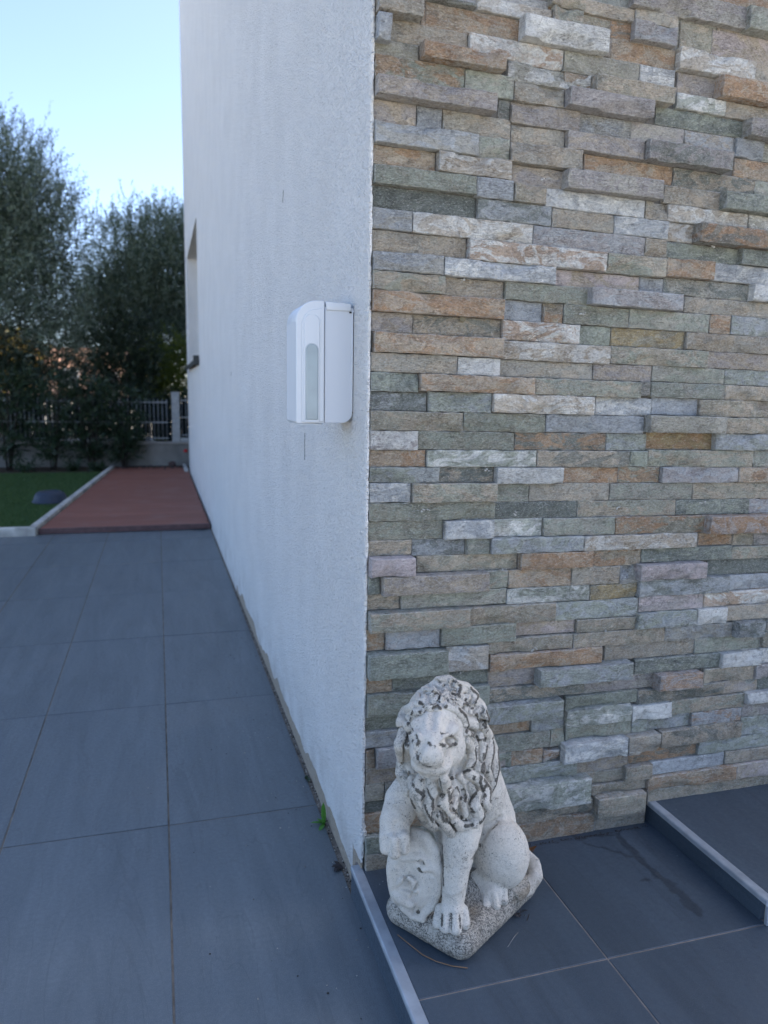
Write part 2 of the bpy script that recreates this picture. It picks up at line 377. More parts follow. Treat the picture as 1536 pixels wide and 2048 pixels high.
# ------------------------------------------------------------------ house
house = empty('house', 'white stucco house with an end wall clad in grey, green and brown split stone', 'house')
HH, HY, HW = 5.6, 7.08, 9.0
wy0, wy1, wz0, wz1, jd = 4.76, 6.60, 1.075, 2.09, .16
def quadwall(rects, x):
    vs, fs = [], []
    for (a, b, c, d) in rects:
        i = len(vs); vs += [(x, a, c), (x, b, c), (x, b, d), (x, a, d)]; fs.append((i, i+3, i+2, i+1))
    return vs, fs
vs, fs = quadwall([(.0005, wy0, -.02, HH), (wy1, HY, -.02, HH), (wy0, wy1, -.02, wz0), (wy0, wy1, wz1, HH)], 0)
def addq(a, b, c, d):
    i = len(vs); vs.extend([a, b, c, d]); fs.append((i, i+1, i+2, i+3))
addq((0, wy0, wz0), (0, wy0, wz1), (jd, wy0, wz1), (jd, wy0, wz0)); addq((0, wy1, wz0), (jd, wy1, wz0), (jd, wy1, wz1), (0, wy1, wz1))
addq((0, wy0, wz1), (0, wy1, wz1), (jd, wy1, wz1), (jd, wy0, wz1)); addq((0, wy0, wz0), (jd, wy0, wz0), (jd, wy1, wz0), (0, wy1, wz0))
addq((0, HY, -.02), (0, HY, HH), (.62, HY, HH), (.62, HY, -.02)); addq((.62, HY, -.02), (.62, HY, HW), (.62, 15, HW), (.62, 15, -.02)); addq((.62, 15, -.02), (.62, 15, HW), (9, 15, HW), (9, 15, -.02)); addq((.62, HY, HW), (9, HY, HW), (9, 15, HW), (.62, 15, HW)); addq((9, 15, -.02), (9, 15, HW), (9, HY, HW), (9, HY, -.02)); addq((.62, HY, HH), (.62, HY, HW), (9, HY, HW), (9, HY, HH)); addq((9, HY, -.02), (9, HY, HH), (9, .0005, HH), (9, .0005, -.02))  # tall wing past the end corner, unseen, added to keep sun off trees
addq((0, HY, HH), (0, .0005, HH), (9, .0005, HH), (9, HY, HH)); addq((.0062, .0005, 3.0), (0, .0005, 3.0), (0, .0005, HH), (9, .0005, HH)); addq((.0062, .0005, 3.0), (9, .0005, HH), (9, .0005, 3.0), (3.0, .0005, 3.0))
addq((3.0, .0005, -.02), (9, .0005, -.02), (9, .0005, 3.0), (3.0, .0005, 3.0))
# the ragged stucco return that laps round the corner onto the stone
nz = 620
prev = None
for i in range(nz+1):
    z = 3.0*i/nz-.0
    r = noise.noise(Vector((z*150, 3, 1)))*.0011+noise.noise(Vector((z*37, 9, 1)))*.0022
    dp = -.0105+noise.noise(Vector((z*180, 5, 4)))*.0006
    if .108 < z < .142: r += .006*sin((z-.108)/.034*pi)+.003*noise.noise(Vector((z*400, 1, 1)))
    if .06 < z < .08: r -= .002
    e0 = (0, .0005, z); e1 = (0.0004, dp+.0016, z); e2 = (.0018, dp, z); e3 = (.0050+r*.8, dp+.0008, z); e4 = (.0062+r*.8, -.001, z)
    k = len(vs); vs.extend([e0, e1, e2, e3, e4])
    if prev is not None:
        for q in range(4): fs.append((prev+q, prev+q+1, k+q+1, k+q))
    prev = k
wm = mesh('wall', vs, fs); wm.polygons.foreach_set('use_smooth', [i > 18 for i in range(len(fs))]); wall = obj('wall', wm, house, STUCCO)
# window with a dark projecting sill
win = obj('window', join('window', [boxm('f', (jd-.05, wy0, wz0), (jd-.001, wy0+.06, wz1)), boxm('f', (jd-.05, wy1-.06, wz0), (jd-.001, wy1, wz1)), boxm('f', (jd-.05, wy0+.06, wz1-.06), (jd-.001, wy1-.06, wz1)), boxm('f', (jd-.05, wy0+.06, wz0), (jd-.001, wy1-.06, wz0+.06)), boxm('f', (jd-.05, 5.65, wz0+.06), (jd-.001, 5.71, wz1-.06))]), house, simple('white window frame', (.7, .7, .7), .4))
for a, b in ((wy0+.06, 5.65), (5.71, wy1-.06)):
    obj('pane', boxm('pane', (jd-.03, a, wz0+.06), (jd-.024, b, wz1-.06)), win, simple('dark glass', (.02, .025, .03), .05, .6))
sp_ = [(.14, 0), (.14, .012), (-.030, .004), (-.034, .006), (-.038, -.030), (-.030, -.032), (-.026, -.006), (0, -.004)]
sv = [(x, y, wz0+z) for y in (wy0-.02, wy1+.02) for x, z in sp_]; n_ = len(sp_)
obj('window_sill', mesh('window_sill', sv, [(i, (i+1) % n_, (i+1) % n_+n_, i+n_) for i in range(n_)]+[tuple(range(n_))[::-1], tuple(range(n_, 2*n_))]), house, simple('dark sill', (.05, .055, .05), .6))
obj('window_sill', boxm('window_sill', (-.045, wy0-.05, wz0-.036), (-.002, wy0-.02, wz0+.034), .004), house, simple('dark sill end', (.045, .05, .048), .6))
# thin scratches in the stucco
CRK = simple('crack', (.12, .12, .12), .9)
for (y0, z0, y1, z1) in ((.499, .760, .4995, .702), (.781, 1.327, .790, 1.301), (2.2, .93, 2.21, .915)):
    pts = [Vector((-.0006, y0+(y1-y0)*i/8+RND.uniform(-.0004, .0004), z0+(z1-z0)*i/8)) for i in range(9)]
    obj('crack', tube('crack', pts, .00055, 4), house, CRK)

# stone cladding: every stone its own piece; numbers are tenths of a millimetre on the wall
clad = obj('stone_cladding', mesh('stone_cladding', [(.0055, -.001, -.02), (3.0, -.001, -.02), (3.0, -.001, 3.0), (.0055, -.001, 3.0)], [(0, 1, 2, 3)]), house, MORTAR)
STONES = """60 728 13997 13777 268 3 TG;766 1575 14125 14068 273 2 TG;1601 2820 14255 14052 274 1 WT;2824 3327 14272 14030 275 2 TV;819 2378 14068 13754 269 0 TR;60 265 13740 13407 262 3 B;269 1495 13769 13479 263 0 TG;1499 3048 13735 13448 263 1 WR;2295 3727 14041 13713 268 3 W;60 730 13485 13265 258 0 OG;734 2033 13468 13247 256 3 RT;2125 3540 13426 13161 256 1 WO;3052 4376 13696 13390 262 1 OG;60 1441 13264 12937 252 1 VR;1445 2238 13227 12904 252 1 VG;2242 3096 13159 12883 250 1 TG;60 1908 12937 12673 244 3 PT;2020 2218 12891 12626 245 0 V;2222 3391 12884 12568 243 1 PT;60 720 12672 12362 240 0 PT;724 1124 12656 12346 239 0 B;1128 2237 12647 12340 239 0 TG;2241 3157 12566 12299 238 0 TG;60 1680 12362 12057 232 2 BG;1684 2208 12326 12018 232 1 VG;2212 3429 12298 11991 231 2 TG;60 1036 12057 11767 227 0 TR;1040 2233 12034 11746 226 2 TW;2237 3246 11990 11697 225 0 PT;60 1662 11766 11494 220 2 VO;1666 2283 11731 11436 219 2 B;2287 2833 11697 11423 219 2 TO;2765 3343 14452 14274 279 2 TO;3347 4245 14464 14263 278 1 TG;3024 3862 14270 14023 275 0 TO;3866 4303 14249 14002 275 0 RD;4218 4996 14274 13992 273 2 PB;4249 5030 14467 14273 280 1 TG;4154 6345 14795 14461 285 2 PG;6249 7292 14735 14383 284 3 VG;5467 7432 15035 14758 290 1 TR;5044 6336 14440 14407 280 1 TG;6278 7427 14384 14370 279 2 B;5111 5735 14417 13993 275 0 OT;5739 7582 14392 13977 275 0 TK;3887 5068 14001 13679 268 0 TR;5072 6537 13995 13669 267 2 WT;6541 7562 13954 13627 267 1 TG;3535 4381 13688 13366 261 1 OT;4385 5045 13666 13344 261 1 WB;3074 3531 13691 13400 261 1 TG;3089 3539 13395 13130 256 1 TR;3543 4960 13368 13119 255 3 TO;5125 5969 13667 13343 261 0 PT;5841 7434 13646 13324 260 3 RT;5109 6054 13343 13103 254 1 WV;6058 7640 13318 13072 254 1 TG;3100 4591 13131 12865 249 3 P;4765 5611 13112 12831 249 0 DV;5615 6559 13086 12807 249 0 VD;6448 7505 13061 12776 247 3 PO;3395 4339 12856 12544 244 0 BG;4343 5337 12840 12529 243 0 PG;5341 6319 12815 12506 243 0 BT;6323 6888 12783 12481 242 1 B;6892 7769 12763 12466 242 0 VG;3161 4535 12549 12269 237 2 PT;4539 6146 12524 12228 235 3 PD;6354 7808 12479 12179 235 0 TR;3517 5170 12257 11950 231 0 TR;5174 6821 12210 11906 230 0 DT;6825 7845 12166 11866 229 0 VG;3128 4855 11960 11672 223 3 PG;4980 6202 11911 11625 223 1 TG;6070 7650 11883 11602 222 3 VD;60 1705 11493 11171 214 0 D;1709 2976 11435 11134 213 1 BD;2837 4649 11679 11398 218 1 WB;4653 5076 11638 11358 217 1 TG;2980 4090 11395 11104 212 1 TG;4094 5124 11370 11080 211 1 BW;5080 6692 11622 11357 217 1 WT;6696 7850 11588 11323 217 1 WO;5128 5713 11355 11051 211 0 TW;5627 7718 11345 11040 210 3 RD;5114 6680 11050 10779 205 0 DV;6570 7859 11019 10748 204 2 VD;5101 6051 10780 10478 199 2 TR;6055 7961 10758 10458 198 1 BW;5143 6978 10476 10194 193 0 DG;6865 7930 10442 10163 191 2 W;60 673 11171 10869 207 1 BG;677 2662 11156 10850 207 1 WT;2666 4698 11110 10801 206 1 PB;4702 5110 11067 10755 205 1 TG;60 1567 10866 10558 201 0 TG;1571 3970 10827 10516 199 2 WR;3974 5097 10771 10465 198 2 VT;60 1170 10559 10272 194 2 BG;1174 3057 10525 10255 193 2 BW;3061 4678 10483 10223 193 0 TK;4682 5139 10451 10195 193 0 B;60 1211 10272 9996 188 2 TV;1215 2222 10253 9975 188 0 TG;2226 3763 10236 9961 187 1 VO;3664 5397 10213 9940 186 3 PB;5581 8091 10186 9917 186 0 GT;60 2204 9996 9687 181 2 RT;2208 2913 9960 9648 181 0 B;2917 3260 9948 9636 181 1 RO;3264 4473 9945 9632 181 1 VO;4477 6078 9929 9613 180 1 VG;6082 6512 9908 9586 180 1 RT;6516 8067 9900 9579 180 1 BV;60 728 9687 9396 175 0 PT;732 2202 9675 9385 175 0 TD;2206 3581 9649 9339 174 1 WR;3585 4180 9626 9315 174 0 V;4184 5632 9617 9316 173 0 AO;5636 8106 9594 9298 173 1 TG;60 92 9400 9103 169 1 G;96 2215 9395 9086 169 2 TR;2219 4180 9338 9040 168 1 TW;4184 6094 9317 9024 167 1 VT;6098 8203 9289 9003 167 0 TP;60 1462 9086 8799 162 1 GT;1466 2197 9062 8777 162 1 W;2201 3894 9039 8770 161 0 GT;3898 5029 9024 8746 161 0 PT;5033 6514 9013 8746 161 0 VG;6518 8236 8997 8721 161 0 VB;60 831 8798 8504 156 1 VD;835 2788 8788 8518 156 2 TR;2792 4772 8762 8492 156 2 VT;4776 4991 8749 8506 155 1 RT;4995 6492 8746 8481 155 1 VG;6496 8211 8720 8457 155 1 TG;60 992 8504 8213 150 0 DB;996 2064 8514 8203 150 1 VB;2068 3890 8501 8196 150 2 TW;3971 5057 8474 8171 149 0 BW;5061 6009 8481 8182 149 0 B;6013 8246 8464 8166 149 1 TO;60 1588 8214 7911 143 1 OT;1592 3043 8199 7895 143 1 VO;3047 4914 8183 7884 143 1 B;4918 6450 8184 7892 143 3 GO;6548 8212 8158 7873 142 2 TO;60 844 7910 7607 137 1 PW;848 2518 7902 7609 137 0 VO;2522 4218 7888 7594 136 0 DR;4222 5007 7868 7577 136 0 VB;5011 6434 7890 7595 137 0 AR;6346 8248 7875 7577 136 2 BV;60 994 7607 7342 131 0 RT;998 2909 7608 7333 131 1 VW;2913 4668 7590 7309 130 1 TD;4672 5020 7571 7293 130 1 V;5024 7230 7594 7291 130 1 VT;7234 8354 7565 7267 130 1 VG;60 1211 7342 7092 125 1 VB;1215 2176 7329 7079 125 0 DT;2180 3387 7318 7048 125 2 W;3391 4490 7302 7032 124 0 RT;4494 5332 7296 7017 124 0 VR;5336 6947 7287 7007 124 1 PB;6951 8391 7270 6987 123 1 TR;60 742 7092 6786 119 1 BW;746 2203 7084 6778 119 2 TV;2207 2827 7047 6741 118 0 VG;2831 4351 7039 6736 118 0 GT;4355 6035 7018 6720 118 0 VG;6039 8487 6997 6697 117 0 OT;60 2208 6785 6484 113 1 OV;2212 3745 6742 6459 112 0 D;3749 5713 6726 6442 112 0 TV;5717 7285 6701 6421 111 0 DV;7289 8526 6681 6404 110 0 PB;60 1314 6483 6177 106 0 OV;1318 2177 6470 6164 106 2 BW;2181 3093 6459 6154 106 0 WV;3097 4475 6449 6142 105 1 VG;4479 6387 6433 6124 105 1 RV;6284 8322 6414 6086 105 3 RP;60 793 6177 5925 100 0 TD;797 1715 6169 5899 100 0 BD;1719 2130 6159 5890 100 1 VG;2134 3846 6154 5888 100 2 BV;3850 6126 6131 5868 99 2 TW;6240 6985 6086 5844 98 0 RT;6989 7442 6078 5812 97 0 OT;7446 8600 6073 5808 97 0 PD;60 793 5925 5625 95 3 K;878 2669 5898 5616 93 0 OT;2673 4037 5883 5595 94 2 RT;4041 5023 5866 5573 93 1 RO;5027 6946 5856 5598 93 1 DV;6950 8569 5812 5576 92 1 TV;60 262 5625 5309 87 1 DV;266 2077 5622 5310 88 3 TP;2081 2488 5604 5294 87 1 VT;2492 3668 5597 5278 87 1 TR;3672 4613 5579 5260 86 1 TG;4617 5046 5567 5246 86 1 BG;4925 6292 5599 5303 88 3 KP;6496 8661 5580 5281 87 0 D;60 608 5310 5048 81 0 TD;612 2465 5306 5037 81 1 VG;2469 4049 5276 5001 81 1 VW;4053 4991 5253 4974 80 1 AO;4995 6901 5301 4987 81 2 BD;6905 8639 5276 4976 80 1 B;60 1763 5045 4722 76 3 TV;1767 3379 5015 4693 75 2 TO;3383 5045 4983 4651 73 1 VB;5049 6428 4985 4696 74 1 PK;6432 8674 4979 4695 74 1 WR;60 369 4723 4364 68 0 TR;373 1298 4720 4370 68 1 BP;1302 2650 4703 4381 69 2 VO;2654 3820 4674 4419 67 0 TK;3824 5009 4646 4405 67 1 TO;5013 6263 4696 4395 68 2 VB;6267 6916 4696 4384 68 2 W;6920 8711 4690 4402 68 1 TG;60 369 4368 4350 64 1 BW;393 2185 4381 4347 63 0 DV;2157 3767 4413 4158 63 1 TO;3771 5643 4404 4129 62 1 TO;5647 7113 4388 4107 61 1 GB;7117 7725 4402 4096 62 3 DB;7908 8748 4396 4118 61 1 TV;60 1403 4356 3939 59 3 V;1407 2153 4355 3931 58 2 WT;2181 4334 4154 3854 56 2 RT;4447 6337 4119 3820 55 0 TG;6341 7832 4101 3801 55 0 VG;7836 8781 4119 3812 55 1 OT;60 507 3939 3648 51 0 TR;511 2205 3936 3648 51 0 DV;2209 3176 3855 3543 49 0 PT;3074 4912 3844 3539 51 3 BV;5051 6883 3813 3531 49 1 DV;6887 7789 3797 3512 49 2 W;7793 8818 3812 3501 49 1 BW;60 1238 3649 3281 45 2 VO;1242 2204 3644 3284 45 2 V;2208 4068 3542 3288 43 1 DT;4072 5634 3535 3252 42 0 PG;5484 6411 3530 3232 44 3 PR;6558 7683 3515 3218 42 1 TO;7687 8783 3502 3223 43 2 P;60 1344 3281 3006 37 0 V;1348 2214 3283 2948 37 0 VG;2111 3560 3290 2966 39 3 VB;3684 5151 3260 3014 37 1 V;5155 7038 3233 2958 37 1 DT;7042 7850 3214 2956 36 0 TP;7854 8953 3222 2960 36 0 D;60 1294 3006 2728 32 1 BG;1298 2227 2948 2686 30 0 V;2231 3048 2965 2680 30 0 TR;3052 3682 2962 2674 30 1 BV;3686 5018 3014 2696 32 2 VW;5022 5873 2958 2668 31 2 W;5877 7529 2956 2674 31 1 TV;7533 8848 2960 2735 32 2 W;60 226 2691 2368 24 1 TR;230 1277 2727 2374 26 2 PB;1281 2309 2686 2372 25 1 V;2313 3425 2678 2354 24 1 VG;3429 3712 2672 2349 23 1 VT;3716 5071 2695 2428 24 1 VO;5075 5403 2666 2425 24 1 VB;5407 6360 2671 2406 23 0 BV;6364 7495 2673 2404 25 1 BR;7499 8950 2734 2459 26 1 PG;3634 4922 2428 2066 19 3 WB;4926 5593 2425 2077 19 3 TG;5679 7495 2405 2082 19 2 TD;7499 8987 2458 2085 20 1 VB;2423 2687 2352 2076 17 1 V;2691 3301 2351 2076 17 1 TR;3305 3627 2292 2075 16 1 RW;3631 3758 2327 2012 17 1 W;5081 6575 2079 1793 11 0 RD;6579 9032 2084 1801 12 1 VB;5551 7194 1795 1533 6 1 B;7198 9065 1801 1531 6 1 TG;2093 3996 2078 1759 12 1 VB;4000 5077 2064 1731 9 0 TP;2657 3580 1758 1541 6 1 B;3584 5062 1736 1501 5 0 TO;4977 5547 1792 1501 6 2 TO;2524 4214 1757 1256 2 3 VW;4318 5459 1500 1304 0 1 TO;5463 7439 1533 1229 0 2 TR;7443 9091 1530 1229 0 2 TK;5536 9192 1229 940 0 1 TO;2725 4370 1256 965 0 1 TD;4374 5381 1304 911 0 3 TO;2736 4423 965 540 0 1 TR;4427 5498 911 540 0 1 TG;60 2590 2373 2093 18 1 PT;60 394 2094 1777 12 1 OG;398 2602 2093 1777 12 1 DG;60 2653 1775 1561 6 0 D;60 2625 1561 1200 1 1 TR;60 2666 1203 1189 0 0 V;60 2610 1194 873 0 2 V;60 2622 873 540 0 2 TG;"""
PAL = dict(G=(.325, .31, .262), B=(.345, .365, .375), V=(.265, .285, .232), T=(.37, .315, .24), R=(.325, .205, .118), W=(.60, .60, .565),
           P=(.315, .29, .275), D=(.155, .172, .152), K=(.45, .39, .385), O=(.265, .255, .20), A=(.33, .26, .14))
PRO = (.0035, .0095, .0165, .027)
def stone_mesh(w_, h_, p, k, seed, rough):
    """split face with worn edges; origin at the middle of its back"""
    e = .0016
    def cuts(L, step):
        n = max(1, int(round((L-2*e)/step))); return [0, e*.5, e]+[e+(L-2*e)*i/n for i in range(1, n)]+[L-e, L-e*.5, L]
    xs_, zs_ = cuts(w_, .011), cuts(h_, .0075)
    nx, nz_ = len(xs_), len(zs_); r = random.Random(seed); so_ = Vector((r.uniform(-50, 50), r.uniform(-50, 50), r.uniform(-50, 50)))
    chip = r.random() < (.6 if p > .01 else .3); cx = r.uniform(.15, .85)*w_; cw = r.uniform(.08, .3)*w_+.008; top = r.random() < .35
    tl, tr = r.uniform(-1, 1)*.0016, r.uniform(-1, 1)*.0012
    V, F = [], []
    sl_ = Vector((cos(.7), 0, sin(.7)))
    for j, z in enumerate(zs_):
        for i, x in enumerate(xs_):
            ed = min(min(x, w_-x), min(z, h_-z))
            q = so_+Vector((x*28, 0, z*45)); lin = (x*.6+z*.8)*150
            rel = noise.noise(q)*1.0+.55*noise.noise(q*2.6)+.35*noise.noise(Vector((lin, so_.y, x*20)))
            y = -p-rough*rel-(x/w_-.5)*tl-(z/h_-.5)*tr
            if ed < e*.99: y += (.0013 if ed < e*.2 else .0003)*(1+.5*noise.noise(q*9))
            X = x+(.0007*noise.noise(so_+Vector((i*3.1, z*210, 2))) if 0 < i < nx-1 else (.0006*noise.noise(so_+Vector((i, z*150, 7)))-.0002)*(1 if i else -1))
            dz = .0011*noise.noise(so_+Vector((x*70, j//2, 0)))+.0006*noise.noise(so_+Vector((x*300, j, 4)))
            Z = z+(dz if j in (0, 1, nz_-2, nz_-1) else 0)
            if chip:
                fz = (h_-z) if top else z; reach = h_*.5*max(0, 1-((x-cx)/cw)**2)
                if fz < reach: y += min(p*.7, .007)*min(1, (reach-fz)/.003)
            y = min(y, -.0012)
            V.append((X-w_/2, y, Z-h_/2-k*(x-w_/2)))
    for j in range(nz_-1):
        for i in range(nx-1):
            a = j*nx+i; F.append((a, a+1, a+nx+1, a+nx))
    ring = [i for i in range(nx)]+[j*nx+nx-1 for j in range(1, nz_)]+[(nz_-1)*nx+i for i in range(nx-2, -1, -1)]+[j*nx for j in range(nz_-2, 0, -1)]
    nf = len(F); a0 = len(V)
    for q in ring: V.append(V[q])
    b0 = len(V)
    for q in ring: V.append((V[q][0], .0, V[q][2]))
    m_ = len(ring)
    for i in range(m_):
        j = (i+1) % m_; F.append((a0+i, b0+i, b0+j, a0+j))
    me = mesh('stone', V, F); at = me.attributes.new('wear', 'FLOAT', 'POINT')
    for i_, vv in enumerate(V):
        at.data[i_].value = 1. if i_ >= nx*nz_ else (0. if 1 < i_ % nx < nx-2 and 1 < i_//nx < nz_-2 else 1.)
    me.polygons.foreach_set('use_smooth', [i < nf for i in range(len(F))]); return me
rows = [s.split() for s in STONES.strip().split(';') if s.strip()]
areas = sorted([(int(r[1])-int(r[0]))*(int(r[2])-int(r[3])) for r in rows], reverse=True)
lim = areas[min(len(areas)-1, 297)]
left = []
for i, r in enumerate(rows):
    x0, x1, z1, z0, k = [int(v)/1e4 for v in r[:5]]; p = PRO[int(r[5])]+RND.uniform(-.001, .001); code = r[6]
    w_, h_ = x1-x0-.0006, z1-z0-.0009
    if w_ < .004 or h_ < .003: continue
    rough = RND.uniform(.0008, .0019)*(1.3 if int(r[5]) > 1 else 1)
    me = stone_mesh(w_, h_, p, k, i*13+5, rough)
    xm = (x0+x1)/2; zm = (z0+z1)/2-k*w_/2
    if (x1-x0)*(z1-z0)*1e8 < lim-1 and x0 > .02:
        for v in me.vertices: v.co += Vector((xm, -.001, zm))
        left.append(me); continue
    o = obj('stone', me, clad, STONE, (xm, -.001, zm))
    a = PAL[code[0]]; u_ = RND.uniform(.75, 1.1); b = PAL[code[1]] if len(code) > 1 else tuple(v*u_ for v in a)
    f = RND.uniform(.88, 1.12)*1.42
    if code in ('PT', 'TG', 'VG') and RND.random() < .25: a, b = b, a
    o.color = (*[v*f for v in a], 1); o['tint'] = [v*f for v in b]
if left:
    o = kind(obj('small_stones', join('small_stones', left), clad, STONE), 'stuff'); o.color = (.27, .26, .23, 1); o['tint'] = [.24, .26, .23]
# the rest of the cladding, beyond the picture
rest = []
def rest_rows(xa, xb, za, zb):
    z = za
    while z < zb-.01:
        h = RND.uniform(.031, .036); x = xa-RND.uniform(0, .02)*(xa > .1)
        while x < xb-.02:
            l = RND.uniform(.05, .17); p = .003 if (z < 1.46 and x < .95) or (x < .97 and z < 1.46) else RND.choice(PRO); rest.append(boxm('s', (x, -p, z), (min(xb, x+l)-.001, 0, z+h-.001), .001, 1)); x += l
        z += h
rest_rows(.76, 2.0, .1, 1.37); rest_rows(.0075, 2.0, 1.372, 2.1)
o = kind(obj('upper_stones', join('upper_stones', rest), clad, STONE_MIX), 'stuff'); o.color = (.28, .27, .24, 1); o['tint'] = [.25, .28, .28]
# crumbs of pale grout left on ledges
crumb = []
for (x, z) in ((.205, .727), (.095, .665), (.445, .66), (.33, .58), (.52, .565), (.15, 1.02), (.36, .98), (.60, 1.1), (.28, 1.18), (.30, .49), (.44, .44), (.30, .42), (.018, .33), (.07, .33), (.24, .56), (.62, .665), (.38, .225), (.03, .895), (.255, .655), (.41, .30), (.17, .39)):
    for q in range(RND.randint(3, 8)):
        bm = bmesh.new(); bmesh.ops.create_icosphere(bm, subdivisions=1, radius=RND.uniform(.0007, .0017))
        dx, dz = RND.gauss(0, .004), RND.gauss(0, .0015)
        for v in bm.verts: v.co = Vector((v.co.x*RND.uniform(.6, 1.9), v.co.y, v.co.z*RND.uniform(.5, 1.3)))+Vector((x+dx, -.0135, z+dz))
        me = bpy.data.meshes.new('c'); bm.to_mesh(me); bm.free(); crumb.append(me)
kind(obj('grout_crumbs', join('grout_crumbs', crumb), clad, simple('pale grout crumb', (.42, .41, .38), .9)), 'stuff')
bm = bmesh.new(); bmesh.ops.create_icosphere(bm, subdivisions=2, radius=.0055)
for v in bm.verts: v.co = Vector((v.co.x, v.co.y*.6, v.co.z))
me = bpy.data.meshes.new('wall_plug'); bm.to_mesh(me); bm.free()
obj('wall_plug', me, house, simple('olive putty', (.17, .15, .10), .8), (.153, -.0075, .9635))

# ------------------------------------------------------------------ motion sensor on the white wall
sens = empty('motion_sensor', 'white plastic outdoor motion sensor mounted on the stucco wall beside the corner', 'sensor', (0, .12, .9))
def prism(name, prof, y0, y1, bev=.0012, seg=2):
    n = len(prof); vs_ = [(x, y, z) for y in (y0, y1) for x, z in prof]
    me = mesh(name, vs_, [tuple(range(n)), tuple(range(2*n-1, n-1, -1))]+[(i, i+n, (i+1) % n+n, (i+1) % n) for i in range(n)])
    bm = bmesh.new(); bm.from_mesh(me); bmesh.ops.recalc_face_normals(bm, faces=bm.faces[:])
    if bev:
        ed = [e for e in bm.edges if len(e.link_faces) == 2 and e.calc_face_angle() > .6]
        bmesh.ops.bevel(bm, geom=ed, offset=bev, segments=seg, profile=.5, affect='EDGES')
    for f in bm.faces: f.smooth = len(f.verts) == 4 and f.calc_area() < .0004
    bm.to_mesh(me); bm.free(); return me
def arc(cx, cz, r, a0, a1, n=10): return [(cx+r*cos(radians(a0+(a1-a0)*i/n)), cz+r*sin(radians(a0+(a1-a0)*i/n))) for i in range(n+1)]
def srt(prof, dy=-.12, dz=-.9): return [(x, z+dz) for x, z in prof]
S0, S1 = .075-.12, .168-.12
front = [(-.0474, .7975)]+[(-.0474, .990)]+arc(-.060, .957, .033, 90, 180, 12)[0:]+arc(-.089, .8015, .004, 180, 270, 4)
obj('sensor_cover', prism('sensor_cover', srt(front), S0, S1, .0016), sens, PLASTIC)
inner = [(-.0485, .8005)]+[(-.0485, .9795)]+arc(-.0595, .9520, .0245, 90, 180, 12)+[(-.084, .8005)]
o = obj('cover_panel', prism('cover_panel', srt(inner), S0-.0022, S0+.002, .0010), sens, PLASTIC)
o = obj('lens_surround', prism('lens_surround', srt(arc(-.0685, .956, .0125, 0, 180, 14)+[(-.081, .7995), (-.056, .7995)]), S0-.0040, S0, .0010), sens, PLASTIC)
slot = srt(arc(-.0685, .9130, .0108, 0, 180, 14)+[(-.0793, .803), (-.0577, .803)])
rim = srt(arc(-.0685, .9130, .0096, 0, 180, 14)+[(-.0781, .8035), (-.0589, .8035)])
obj('lens_frame', prism('lens_frame', slot, S0-.0043, S0, .0003), sens, simple('grey lens frame', (.42, .46, .48), .5))
obj('lens', prism('lens', rim, S0-.0052, S0, .0016), sens, LENS)
rear = [(0, .984-.003)]+[(-.0468, .984-.003), (-.0468, .7985)]+arc(-.018, .8165, .018, 270, 360, 10)
obj('rear_housing', prism('rear_housing', srt(rear), S0+.0008, S1-.004, .0012), sens, PLASTIC2)
obj('top_visor', prism('top_visor', srt([(-.0055, .9755), (-.0445, .9755), (-.0465, .989), (-.0045, .9865)]), S0-.0025, S1-.002, .0012), sens, PLASTIC)
obj('back_plate', prism('back_plate', srt([(.0, .816), (-.0035, .816), (-.0035, .977), (0, .977)]), S0-.0012, S1+.001, .0006), sens, PLASTIC2)
obj('gasket', prism('gasket', srt([(.0, .814), (-.0010, .814), (-.0012, .974), (0, .974)]), S0-.0014, S1+.002, 0), sens, BLACK)
obj('screw_hole', boxm('screw_hole', (-.0075, S0-.0014, .9725-.9), (-.0040, S0+.002, .9748-.9)), sens, BLACK)
obj('cover_lip', prism('cover_lip', srt([(-.050, .7972), (-.050, .7958), (-.088, .7958), (-.088, .7972)]), S0+.001, S1-.003, 0), sens, PLASTIC2)

# ------------------------------------------------------------------ lion statue
# prim: ('c',sign,k,[(x,y,z,r),...])  round-cone chain ; ('e',sign,k,(x,y,z,rx,ry,rz,roll)) ellipsoid ; ('b',sign,k,(hx,hy,hz,cx,cy,cz,ang,rad))
def prim_dist(P, X, Y, Z):
    t, s, k, g = P
    if t == 'c':
        D = None
        for a, b in zip(g[:-1], g[1:]) if len(g) > 1 else [(g[0], g[0])]:
            ux, uy, uz = b[0]-a[0], b[1]-a[1], b[2]-a[2]
            L2 = ux*ux+uy*uy+uz*uz+1e-12
            px, py, pz = X-a[0], Y-a[1], Z-a[2]
            h = np.clip((px*ux+py*uy+pz*uz)/L2, 0, 1)
            d = np.sqrt((px-h*ux)**2+(py-h*uy)**2+(pz-h*uz)**2)-(a[3]+h*(b[3]-a[3]))
            D = d if D is None else np.minimum(D, d)
        return D
    if t == 'e':
        cx, cy, cz, rx, ry, rz, ro = g
        c, sn = math.cos(ro), math.sin(ro)
        px, py, pz = X-cx, Y-cy, Z-cz
        qx, qz = px*c+pz*sn, -px*sn+pz*c
        q = np.sqrt((qx/rx)**2+(py/ry)**2+(qz/rz)**2)
        q2 = np.sqrt((qx/rx**2)**2+(py/ry**2)**2+(qz/rz**2)**2)+1e-9
        return q*(q-1)/q2
    hx, hy, hz, cx, cy, cz, an, rd = g
    c, sn = math.cos(an), math.sin(an)
    px, py, pz = X-cx, Y-cy, Z-cz
    qx, qy, qz = abs(px*c+py*sn)-hx+rd*.8, abs(-px*sn+py*c)-hy+rd*.8, abs(pz)-hz+rd*.8
    return np.sqrt(np.maximum(qx, 0)**2+np.maximum(qy, 0)**2+np.maximum(qz, 0)**2)+np.minimum(np.maximum(qx, np.maximum(qy, qz)), 0)-rd*.8

